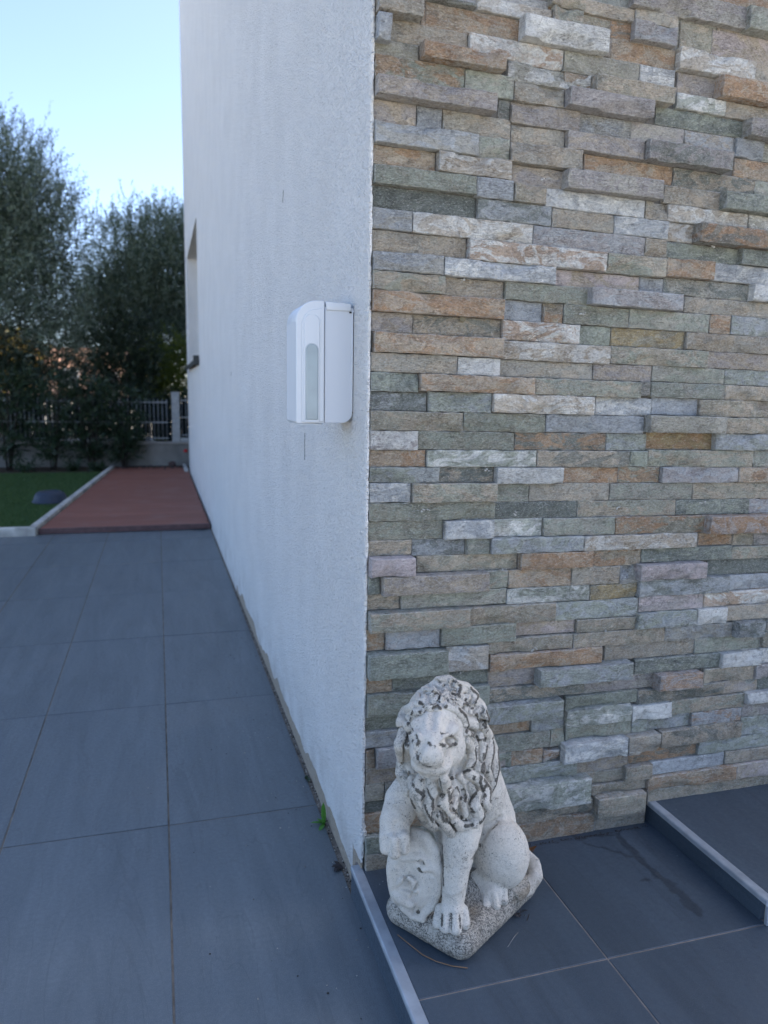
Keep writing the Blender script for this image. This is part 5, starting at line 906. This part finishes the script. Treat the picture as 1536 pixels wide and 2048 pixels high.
# ------------------------------------------------------------------ small things on the ground
def leafmesh(name, spec):
    """list of (base, direction, length, width, up) -> curved leaves, 4 segments each"""
    V, F = [], []
    for b, d, L, W, cv in spec:
        b, d = Vector(b), Vector(d).normalized(); sd_ = d.cross(Vector((0, 0, 1)));
        if sd_.length < .2: sd_ = d.cross(Vector((0, 1, 0)))
        sd_.normalize(); up = sd_.cross(d)
        i0 = len(V)
        for s in range(6):
            t = s/5; w2 = W*.5*(sin(pi*min(1, t*.82+.14))**.8)*(1 if s < 5 else .15); c = b+d*L*t+up*cv*L*(t*t)
            V += [c-sd_*w2+up*w2*.25, c, c+sd_*w2+up*w2*.25]
        for s in range(5):
            a = i0+s*3; F += [(a, a+1, a+4, a+3), (a+1, a+2, a+5, a+4)]
    return mesh(name, V, F, True)
wd = empty('weed', 'fresh green weed with one tall leaf at the foot of the white wall', 'weed', (-.010, .235, 0))
for (d, L, W, cv) in (((-.05, .1, 1), .046, .010, -.1), ((-.9, .1, .35), .028, .008, -.2), ((-.5, -.7, .1), .026, .009, -.2), ((.2, -.5, .6), .016, .008, -.2), ((-.7, .6, .5), .018, .008, -.1), ((-.3, -.1, .9), .018, .008, .1)):
    obj('leaf', leafmesh('leaf', [((0, 0, .001), d, L, W, cv)]), wd, WEEDM)
w2 = empty('dried_weed', 'dark shrivelled weed in the wall joint next to the corner of the lower step', 'weed', (-.011, .088, 0))
for i in range(9):
    a = RND.uniform(0, 2*pi); obj('leaf', leafmesh('leaf', [((RND.uniform(-.004, .004), RND.uniform(-.012, .012), .001), (-.6+cos(a)*.6, sin(a), RND.uniform(.5, 1.4)), RND.uniform(.010, .018), .007, -.6)]), w2, DRYM)
w3 = empty('tiny_weed', 'tiny dark round-leaved weed in the wall joint above the fresh green weed', 'weed', (-.010, .415, 0))
for i in range(5):
    a = RND.uniform(0, 2*pi); obj('leaf', leafmesh('leaf', [((0, RND.uniform(-.008, .008), .001), (cos(a), sin(a), 1.), .008, .008, -.2)]), w3, OLEA)
# pebbles and dirt in the joint along the white wall
bm = bmesh.new()
for i in range(1500):
    y = RND.uniform(.0, 3.6); x = RND.uniform(-.0090, -.0008); r = RND.uniform(.0008, .0022)
    M4 = Matrix.Translation((x, y, -.003+r*RND.uniform(.2, 1.1))) @ Matrix.Rotation(RND.uniform(0, 6), 4, Vector((RND.random(), RND.random(), RND.random()))) @ Matrix.Diagonal((1, RND.uniform(.6, 1.5), RND.uniform(.5, 1), 1))
    bmesh.ops.create_icosphere(bm, subdivisions=1, radius=r, matrix=M4)
me = bpy.data.meshes.new('joint_gravel'); bm.to_mesh(me); bm.free()
gm = M('mixed grit'); gc = gm.mix(gm.ramp(gm.n('ShaderNodeNewGeometry').outputs['Random Per Island'], .35, .75), (.045, .04, .035), (.38, .35, .30)); gm = gm.fin(gc, .9)
kind(obj('joint_gravel', me, mat=gm), 'stuff')
# crumbs of render and grit scattered on the tiles beside the wall
bm = bmesh.new()
for i in range(260):
    y = RND.uniform(-.7, 2.6); x = -.012-abs(RND.gauss(0, .11)); rr = RND.uniform(.0005, .0014)
    bmesh.ops.create_icosphere(bm, subdivisions=1, radius=rr, matrix=Matrix.Translation((x, y, rr*.5)) @ Matrix.Diagonal((RND.uniform(.7, 1.6), RND.uniform(.7, 1.6), .7, 1)))
me = bpy.data.meshes.new('tile_grit'); bm.to_mesh(me); bm.free()
kind(obj('tile_grit', me, mat=gm), 'stuff')
# twig round the plinth
tp = [(.012, -.178), (.022, -.200), (.034, -.226), (.048, -.243), (.066, -.257), (.086, -.2665)]
tag(obj('dry_twig', tube('dry_twig', [Vector((x, y, .0618)) for x, y in tp], .0007, 5), mat=TWIGM), 'thin brown dry needle curled along the front edge of the lion plinth', 'twig')
tag(obj('pale_thread', tube('pale_thread', [Vector((.186, -.2195, .0612)), Vector((.176, -.228, .063)), Vector((.158, -.243, .0612))], .0003, 4), mat=simple('pale straw', (.35, .33, .30), .8)), 'short pale straw lying on the tile right of the lion plinth', 'straw')
dl = leafmesh('dead_leaf', [((.292, -.036, .0612), (.8, -.55, .15), .020, .013, .5), ((.296, -.043, .0612), (.6, -.8, .3), .012, .008, .8)])
tag(obj('dead_leaf', dl, mat=RUSTLEAF), 'small orange brown dead leaf on the landing behind the lion haunch', 'leaf')
db = leafmesh('plant_debris', [((.205+RND.gauss(0, .008), -.185+RND.gauss(0, .006), .0612), (RND.uniform(-1, 1), RND.uniform(-1, 1), RND.uniform(0, .5)), RND.uniform(.006, .013), .002, .2) for i in range(14)])
kind(obj('plant_debris', db, mat=DRYM), 'stuff')
# dirt line at the foot of the stone wall
dv = leafmesh('wall_foot_dirt', [((RND.uniform(.24, .56), -.022-abs(RND.gauss(0, .003)), .0605), (RND.uniform(-1, 1), RND.uniform(-.4, .4), RND.uniform(0, .3)), RND.uniform(.002, .006), .0016, .1) for i in range(150)])
kind(obj('wall_foot_dirt', dv, mat=DRYM), 'stuff')

# ------------------------------------------------------------------ deck, kerb, lawn
deck = empty('deck', 'red brown composite board deck running along the white wall to the garden fence', 'deck', (-.5, 5.5, 0))
DZ = .032
def dx0(y): return -.990+(y-3.66)*(.235/3.7)
DY0, DY1, bw = 3.672, 7.40, .1405
nb = int(round((DY1-DY0)/bw))
for i in range(nb):
    a, b = DY0+i*bw, DY0+(i+1)*bw-.004
    me = mesh('deck_board', [(dx0(a)+.5, a-5.5, DZ-.02), (.49-.004, a-5.5, DZ-.02), (.486, b-5.5, DZ-.02), (dx0(b)+.5, b-5.5, DZ-.02), (dx0(a)+.5, a-5.5, DZ), (.486, a-5.5, DZ), (.486, b-5.5, DZ), (dx0(b)+.5, b-5.5, DZ)],
              [(0, 3, 2, 1), (4, 5, 6, 7), (0, 1, 5, 4), (1, 2, 6, 5), (2, 3, 7, 6), (3, 0, 4, 7)])
    obj('deck_board', me, deck, DECKM)
obj('fascia_board', boxm('fascia_board', (-.995+.5, 3.658-5.5, .001), (-.012+.5, 3.670-5.5, DZ+.002), .0015), deck, FASCIA)
obj('deck_base', boxm('deck_base', (-.75+.5, 3.70-5.5, -.06), (-.03+.5, 7.35-5.5, DZ-.022)), deck, SOIL)
kb = empty('lawn_edging', 'pale cast stone edging between the dark green lawn, the terrace and the red deck', 'edging', (-1, 3.66, 0))
def kerbseg(p0, p1, w_=.055, h=.052):
    p0, p1 = Vector(p0), Vector(p1); d = (p1-p0); L = d.length; me = boxm('edging_stone', (0.002, -w_/2, -.03), (L-.002, w_/2, h), .010, 3)
    bm = bmesh.new(); bm.from_mesh(me)
    bm.to_mesh(me); bm.free()
    o = obj('edging_stone', me, kb, KERB, (p0.x+1, p0.y-3.66, 0)); o.rotation_euler = (0, 0, math.atan2(d.y, d.x)); return o
for i in range(8): kerbseg((-1.0-i*.5, 3.632, 0), (-1.5-i*.5, 3.632-.004*i, 0))
for i in range(8):
    a, b = 3.61+i*.485, 3.61+(i+1)*.485; kerbseg((dx0(a)-.034, a, 0), (dx0(b)-.034, b, 0), .045)
for i in range(2): kerbseg((-.035-.0*i, 6.9+i*.38, 0), (-.035, 7.28+i*.38, 0), .04, .05)
lawn = kind(obj('lawn', mesh('lawn', [(-6.5, 3.64, .012), (dx0(3.64)-.03, 3.64, .012), (dx0(7.1)-.03, 7.1, .012), (-6.5, 7.1, .012)], [(0, 1, 2, 3)]), mat=TURF), 'structure')
bedo = kind(obj('flower_bed', mesh('flower_bed', [(-6.5, 7.1, .014), (0, 7.1, .014), (.5, 7.75, .02), (-6.5, 7.75, .02)], [(0, 1, 2, 3)]), mat=SOIL), 'structure')
# grass blades
n = 60000
gx = NR.uniform(-2.4, -.72, n); gy = NR.uniform(3.66, 7.12, n); ok = gx < (-.990+(gy-3.66)*.0635-.05); gx, gy = gx[ok], gy[ok]; n = len(gx)
a = NR.uniform(0, 2*pi, n); hgt = NR.uniform(.010, .020, n); wdt = .0022
dx, dy = np.cos(a)*wdt, np.sin(a)*wdt; tx, ty = NR.normal(0, .006, n), NR.normal(0, .006, n)
V = np.stack([np.stack([gx-dx, gy-dy, np.full(n, .012)], 1), np.stack([gx+dx, gy+dy, np.full(n, .012)], 1), np.stack([gx+tx, gy+ty, .012+hgt], 1)], 1).reshape(-1, 3)
kind(obj('grass', npmesh('grass', V, np.arange(n*3).reshape(-1, 3)), mat=GRASSM), 'stuff')
# upturned plastic basin
def lathe(name, prof, n=32, sx=1, sy=1):
    V, F = [], []
    for r, z in prof:
        for k in range(n): V.append((r*cos(2*pi*k/n)*sx, r*sin(2*pi*k/n)*sy, z))
    for i in range(len(prof)-1):
        for k in range(n): a, b = i*n+k, i*n+(k+1) % n; F.append((a, b, b+n, a+n))
    F.append(tuple(range((len(prof)-1)*n, len(prof)*n)))
    return mesh(name, V, F, True)
bs = empty('basin', 'dark blue plastic basin lying upside down on the lawn beside the deck edging', 'basin', (-1.085, 4.93, .02))
obj('basin_shell', lathe('basin_shell', [(.128, 0), (.128, .008), (.119, .011), (.112, .04), (.098, .066), (.086, .074), (.060, .077), (.056, .073)]), bs, BASINM)
obj('basin_foot', lathe('basin_foot', [(.079, .074), (.079, .080), (.069, .080), (.067, .075)]), bs, BASINM)

# ------------------------------------------------------------------ garden wall and fence
FY = 7.70
gw = empty('garden_wall', 'low grey cement garden wall behind the lawn and the deck', 'wall', (-2, FY, 0))
me = boxm('wall_body', (-6+2, 0, -.06), (.615+2, .16, .262), .004); obj('wall_body', me, gw, CEMENT)
obj('coping', boxm('coping', (-6+2, -.012, .264), (.615+2, .172, .285), .004), gw, simple('pale coping', (.33, .31, .28), .9, nz=.2, scale=6))
def fence(name, label, x0, x1, z0, z1, sp, rails, screen=True, zo=0):
    t = empty(name, label, 'fence', (x0, FY+.08, z0), 0, 'metal bar fence panels on the garden wall')
    n = int((x1-x0)/sp); src = tube('bar', [(0, 0, 0), (0, 0, z1-z0)], .0038, 6); src.materials.append(GALV)
    for i in range(n+1): obj('bar', src, t, None, (i*sp, 0, 0))
    for z in rails: obj('rail', boxm('rail', (-.01, -.010, z-z0-.006), (n*sp+.01, -.0045, z-z0+.006)), t, GALV)
    if screen:
        ns = int((x1-x0)/.034); sm = boxm('slat', (-.0155, -.003, 0), (.0155, .003, 1)); sm.materials.append(SLATM)
        for i in range(ns):
            o = obj('slat', sm, t, None, (.017+i*.034+RND.uniform(-.002, .002), .03+RND.uniform(-.002, .002), .008)); o.scale = (RND.uniform(.88, 1.06), 1, z1-z0-.01+RND.uniform(-.015, .035)); o.rotation_euler = (0, RND.uniform(-.01, .01), 0)
    return t
fence('bar_fence', 'long metal bar fence with dark slats, half hidden by oleanders left of the post', -2.62, -.17, .30, .755, .0455, (.325, .50, .72))
fence('bar_fence', 'short metal bar fence between the pale post and the white house', -.045, .60, .33, .775, .0455, (.36, .56, .745))
pst = empty('fence_post', 'pale grey square post standing on the garden wall between two fence panels', 'post', (-.112, FY+.05, .285))
obj('post_body', boxm('post_body', (-.042, -.04, 0), (.042, .04, .535), .004), pst, POSTM); obj('post_cap', boxm('post_cap', (-.046, -.044, .536), (.046, .044, .552), .004), pst, POSTM)
obj('post_foot', boxm('post_foot', (.045, -.03, .001), (.20, .04, .045), .004), pst, POSTM)
tag(obj('red_cap', lathe('red_cap', [(.02, 0), (.022, .012), (.017, .026), (.008, .032)], 16), mat=simple('red plastic', (.55, .03, .03), .4), loc=(-.016, FY-.02, .175)), 'small bright red plastic cap against the garden wall at the house corner', 'cap')
def rock(name, r, seed, squash=.7):
    bm = bmesh.new(); bmesh.ops.create_icosphere(bm, subdivisions=3, radius=r)
    for v in bm.verts:
        q = v.co.normalized(); v.co = q*r*(1+.35*noise.noise(q*1.6+Vector((seed, 0, 0)))+.12*noise.noise(q*5+Vector((seed, 4, 0)))); v.co.z *= squash
    me = bpy.data.meshes.new(name); bm.to_mesh(me); bm.free(); return me
tag(obj('rock', rock('rock', .045, 3), mat=simple('dark red rock', (.09, .06, .055), .9, nz=.3), loc=(-.17, 7.52, .055)), 'dark reddish rock at the far end of the deck below the post', 'rock')
# fallen leaves at the far end of the deck
lf = leafmesh('fallen_leaves', [((RND.uniform(-.74, -.02), 7.43-abs(RND.gauss(0, .10)), .034), (RND.uniform(-1, 1), RND.uniform(-1, 1), RND.uniform(0, .6)), RND.uniform(.015, .035), .010, .3) for i in range(240)]+
              [((-.012-abs(RND.gauss(0, .006)), RND.uniform(3.6, 6.5), .034), (RND.uniform(-1, 1), RND.uniform(-1, 1), .3), .012, .006, .2) for i in range(60)]+
              [((-.03-abs(RND.gauss(0, .05)), 3.64+RND.gauss(0, .012), .001), (RND.uniform(-1, 1), RND.uniform(-1, 1), .3), .010, .006, .2) for i in range(70)])
kind(obj('fallen_leaves', lf, mat=DRYM), 'stuff')

# ------------------------------------------------------------------ vegetation
def nrm(a): return a/np.maximum(1e-9, np.linalg.norm(a, axis=-1, keepdims=True))
def foliage(name, P, D, L, nl, ll, lw, mat, parent, spread=.8, gap=0.):
    N = len(P); t = (np.arange(nl)+.5)/nl
    base = P[:, None]+D[:, None]*(L[:, None]*t[None])[..., None]
    # shoots bend slightly
    bend = NR.normal(0, .12, (N, 1, 3))*((L[:, None]*t[None]**2)[..., None]); base = base+bend
    R = nrm(NR.normal(size=(N, nl, 3))); R = nrm(R-(R*D[:, None]).sum(-1, keepdims=True)*D[:, None])
    ld = nrm(D[:, None]*(1-spread*.5)+R*spread*NR.uniform(.5, 1.1, (N, nl, 1)))
    wd_ = nrm(np.cross(ld, NR.normal(size=(N, nl, 3))))
    l = ll*NR.uniform(.6, 1.15, (N, nl, 1)); w_ = lw*NR.uniform(.7, 1.2, (N, nl, 1))
    a = base; b = base+ld*l*.45+wd_*w_*.5; c = base+ld*l; d = base+ld*l*.45-wd_*w_*.5
    V = np.stack([a, b, c, d], 2).reshape(-1, 3); F = np.arange(len(V)).reshape(-1, 4)
    return obj(name, npmesh(name, V, F), parent, mat)
def lobes(ls, n, up=.7, out=.7, rmin=.35, L=(.15, .35), flat=None):
    """random shoots in a set of ellipsoids (cx,cy,cz,rx,ry,rz)"""
    ls = np.array(ls); vol = (ls[:, 3]*ls[:, 4]*ls[:, 5])**.7; k = NR.choice(len(ls), n, p=vol/vol.sum())
    q = nrm(NR.normal(size=(n, 3))); r = rmin+(1-rmin)*NR.uniform(0, 1, (n, 1))**.6
    clump = 1+.10*np.sin(q[:, :1]*9+k[:, None])*np.sin(q[:, 1:2]*8+2*k[:, None])+.08*np.sin(q[:, 2:]*13)
    P = ls[k, :3]+q*r*ls[k, 3:]*clump
    D = nrm(q*out+np.array([0, 0, 1.])*up+NR.normal(0, .35, (n, 3)))
    return P, D, NR.uniform(L[0], L[1], n)
def limbs(root, pts_list, mat=BARK, name='limb'):
    for pts, r0, r1 in pts_list:
        n = len(pts); obj(name, tube(name, pts, [r0+(r1-r0)*i/(n-1) for i in range(n)], 8), root, mat)

t1 = empty('olive_tree', 'tall dark grey-green olive tree at the left, taller of the two', 'tree', (-2.6, 8.6, 0))
L1 = [(.1, 0, 1.9, 1.25, 1.0, 1.0), (-.9, .1, 2.1, 1.3, 1.1, 1.5), (.15, 0, 2.55, .85, .8, .95), (-.25, 0, 3.2, .72, .8, .95), (.85, 0, 1.75, .65, .7, .95), (1.25, 0, 1.35, .45, .4, .5), (.48, 0, 2.95, .80, .7, .85), (1.12, 0, 2.45, .46, .5, .80), (.72, 0, 2.6, .45, .5, .65), (-1.3, 0, 2.9, .9, .9, 1.0)]
P, D, LL = lobes(L1, 17500, .75, .6, .25, (.16, .38)); foliage('crown', P, D, LL, 17, .052, .0125, OLIVE, t1)
# spiky leaders on the outline
q = NR.uniform(-1, 1, 110); P = np.stack([q*1.38+.02, NR.normal(0, .3, 110), 3.66-.62*np.maximum(0, q+.05)**1.2*1.15+NR.normal(0, .13, 110)], 1)
D = nrm(np.stack([NR.normal(.05, .16, 110), NR.normal(0, .15, 110), np.ones(110)], 1)); foliage('leader_shoots', P, D, NR.uniform(.35, .62, 110), 34, .05, .012, OLIVE2, t1, .7)
limbs(t1, [([(0, 0, 0), (.03, 0, .5), (-.05, 0, 1.0), (.05, 0, 1.6)], .11, .07)], name='trunk')
limbs(t1, [([(-.03, 0, .9), (-.5, .1, 1.6), (-.9, .1, 2.4)], .06, .02), ([(.03, 0, 1.2), (.5, 0, 1.7), (.8, 0, 2.4)], .05, .015), ([(.05, 0, 1.5), (.0, 0, 2.3), (-.1, 0, 3.2)], .06, .015), ([(.02, 0, 1.0), (.4, -.1, 1.25), (1.0, -.1, 1.6)], .03, .01)])
t2 = empty('olive_tree', 'lower rounder olive tree between the tall olive and the white house', 'tree', (-.25, 10.2, 0))
L2 = [(-.05, 0, 2.3, .85, .8, .95), (.4, 0, 2.4, .9, .8, .9), (-.35, 0, 1.95, .65, .6, .75), (.1, 0, 1.45, .8, .6, .5), (-.85, 0, 1.6, .35, .4, .75)]
P, D, LL = lobes(L2, 8000, .85, .5, .25, (.16, .36)); foliage('crown', P, D, LL, 16, .055, .0125, OLIVE2, t2)
q = NR.uniform(-1, 1, 90); P = np.stack([q*1.0+.1, NR.normal(0, .25, 90), 3.02-.25*q**2+NR.normal(0, .1, 90)], 1)
D = nrm(np.stack([NR.normal(0, .14, 90), NR.normal(0, .15, 90), np.ones(90)], 1)); foliage('leader_shoots', P, D, NR.uniform(.28, .52, 90), 28, .05, .012, OLIVE2, t2, .6)
limbs(t2, [([(0, 0, 0), (-.04, 0, .6), (.03, 0, 1.2)], .09, .06)], name='trunk')
limbs(t2, [([(.0, 0, 1.0), (-.5, 0, 1.6), (-.5, 0, 2.4)], .05, .015), ([(.02, 0, 1.1), (.3, 0, 1.7), (.35, 0, 2.6)], .05, .015), ([(.0, 0, .9), (.35, -.2, 1.12), (.7, -.3, 1.16)], .03, .012)])
# dense hedge behind the fence
def bush(name, label, cat, loc, ls, n, nl, ll, lw, mat, L=(.1, .25), up=.6, group=None):
    t = empty(name, label, cat, loc, 0, group); P, D, LL = lobes(ls, n, up, .7, .2, L); foliage('foliage', P, D, LL, nl, ll, lw, mat, t)
    for i in range(5):
        a = RND.uniform(0, 6.28); l = ls[i % len(ls)]
        obj('stem', tube('stem', [(0, 0, 0), (l[0]*.5+.05*cos(a), .05*sin(a), l[2]*.5), (l[0]+.1*cos(a), .1*sin(a), l[2])], [.014, .010, .005], 5), t, BARK)
    return t
bush('shrub', 'dark dense evergreen shrub right behind the fence at the far left', 'shrub', (-2.55, 8.35, 0), [(0, 0, .75, .7, .3, .75), (-.6, 0, .8, .6, .3, .75)], 1300, 12, .07, .016, HEDGE)
bush('shrub', 'dark evergreen shrub behind the fence below the tall olive', 'shrub', (-1.5, 8.3, 0), [(0, 0, .62, .6, .3, .62), (-.45, 0, .7, .45, .3, .68)], 1300, 12, .07, .016, HEDGE)
bush('shrub', 'dark evergreen shrub behind the fence in the gap between the two olives', 'shrub', (-.74, 8.3, 0), [(0, 0, .62, .42, .3, .68), (.1, .1, 1.25, .36, .25, .5)], 1100, 12, .07, .016, HEDGE)
bush('shrub', 'brighter yellow-green shrub behind the short fence panel next to the house', 'shrub', (-.1, 9.3, 0), [(0, 0, .85, .5, .4, .65), (-.3, .1, 1.0, .3, .3, .35)], 900, 12, .07, .022, LIME, (.1, .25), .5)
bush('shrub', 'dark shrub behind the bars of the short fence panel', 'shrub', (.15, 8.25, 0), [(0, 0, .42, .45, .18, .38)], 700, 12, .06, .016, HEDGE)
# oleanders in front of the garden wall
for (x, y, lab, sc_) in ((-1.78, 7.42, 'leafy oleander against the garden wall at the far left', 1.0), (-1.36, 7.40, 'oleander against the garden wall behind the basin', 1.0), (-.98, 7.45, 'oleander against the garden wall left of the deck corner', .95), (-.66, 7.52, 'slim oleander overhanging the wall at the corner of the deck', .85)):
    t = empty('oleander', lab, 'shrub', (x, y, 0), 0, 'oleanders planted along the garden wall')
    n = 120; a = NR.uniform(0, 2*pi, n); r = NR.uniform(0, .20, n); z = NR.uniform(.10, .95, n)*sc_
    P = np.stack([np.cos(a)*r*(.4+z), np.sin(a)*r*.5, z], 1); D = nrm(np.stack([np.cos(a)*.8, np.sin(a)*.5, np.ones(n)*.7], 1)+NR.normal(0, .3, (n, 3)))
    foliage('foliage', P, D, NR.uniform(.08, .2, n), 12, .10, .016, OLEA, t, .9)
    for i in range(7):
        aa = RND.uniform(0, 6.28); rr = RND.uniform(.05, .16)
        obj('stem', tube('stem', [(.02*cos(aa), .02*sin(aa), 0), (rr*.5*cos(aa), rr*.3*sin(aa), .4*sc_), (rr*cos(aa), rr*.5*sin(aa), .85*sc_)], [.008, .006, .003], 5), t, BARK)
for (x, y, h, lb) in ((-1.60, 7.22, .16, 'low dark plant between the two leftmost oleanders in the soil bed'), (-1.15, 7.25, .13, 'low dark plant in the soil bed straight behind the basin'), (-.92, 7.2, .10, 'smallest low dark plant in the soil bed, nearest the deck corner'), (-2.0, 7.2, .15, 'low dark plant at the far left end of the soil bed')):
    t = empty('bed_plant', lb, 'plant', (x, y, .015), 0, 'low plants along the foot of the garden wall')
    n = 30; a = NR.uniform(0, 2*pi, n); D = nrm(np.stack([np.cos(a), np.sin(a), NR.uniform(.4, 1.5, n)], 1)); P = np.zeros((n, 3)); foliage('foliage', P, D, np.full(n, h), 8, .05, .014, OLEA, t)

# ------------------------------------------------------------------ beyond the garden
road = kind(obj('road', mesh('road', [(-60, 12.5, -.07), (60, 12.5, -.07), (60, 18.5, -.07), (-60, 18.5, -.07)], [(0, 1, 2, 3)]), mat=simple('pale asphalt', (.20, .19, .18), .9, nz=.15, scale=3)), 'structure')
def farhouse(name, label, x0, x1, y0, y1, h, col, wins):
    t = empty(name, label, 'house', ((x0+x1)/2, y0, 0)); cx = (x0+x1)/2; X0, X1, D_ = x0-cx, x1-cx, y1-y0
    obj('wall', boxm('wall', (X0, 0, -.08), (X1, D_, h)), t, simple('plaster', col, .9, nz=.06, scale=2))
    e = .4; V = [(X0-e, -e, h+.02), (X1+e, -e, h+.02), (X1+e, D_+e, h+.02), (X0-e, D_+e, h+.02), (X0+1.5, D_/2, h+1.3), (X1-1.5, D_/2, h+1.3)]
    obj('roof', mesh('roof', V, [(0, 3, 2, 1), (0, 1, 5, 4), (1, 2, 5), (2, 3, 4, 5), (3, 0, 4)]), t, simple('terracotta tiles', (.34, .19, .13), .85, nz=.25, scale=6))
    for (wx, wz, ww, wh) in wins:
        f = obj('window', boxm('window', (wx-cx, -.03, wz), (wx-cx+ww, -.001, wz+wh)), t, simple('pale shutter', (.55, .53, .5), .7))
        obj('pane', boxm('pane', (wx-cx+.1, -.04, wz+.1), (wx-cx+ww-.1, -.032, wz+wh-.1)), f, simple('far glass', (.04, .05, .06), .1, .5))
    return t
farhouse('far_house', 'pink plaster house with a terracotta roof glimpsed through the foliage beyond the fence', -20, -1, 58, 66, 2.7, (.62, .40, .30), [(-15, 1.0, 1.4, 1.3), (-11, 1.0, 1.4, 1.3), (-7, 1.0, 1.4, 1.3), (-4, 0, 1.1, 2.1)])
ty = empty('yellow_tree', 'yellow autumn tree glimpsed through the left olive', 'tree', (-3.7, 17, 0))
P, D, LL = lobes([(0, 0, 1.35, 1.0, .8, .6), (-.9, 0, 1.2, .8, .8, .55)], 1500, .5, .6, .2, (.2, .4)); foliage('crown', P, D, LL, 10, .09, .06, YELL, ty)
limbs(ty, [([(0, 0, 0), (.05, 0, .5), (0, 0, 1.3)], .10, .04)], name='trunk')
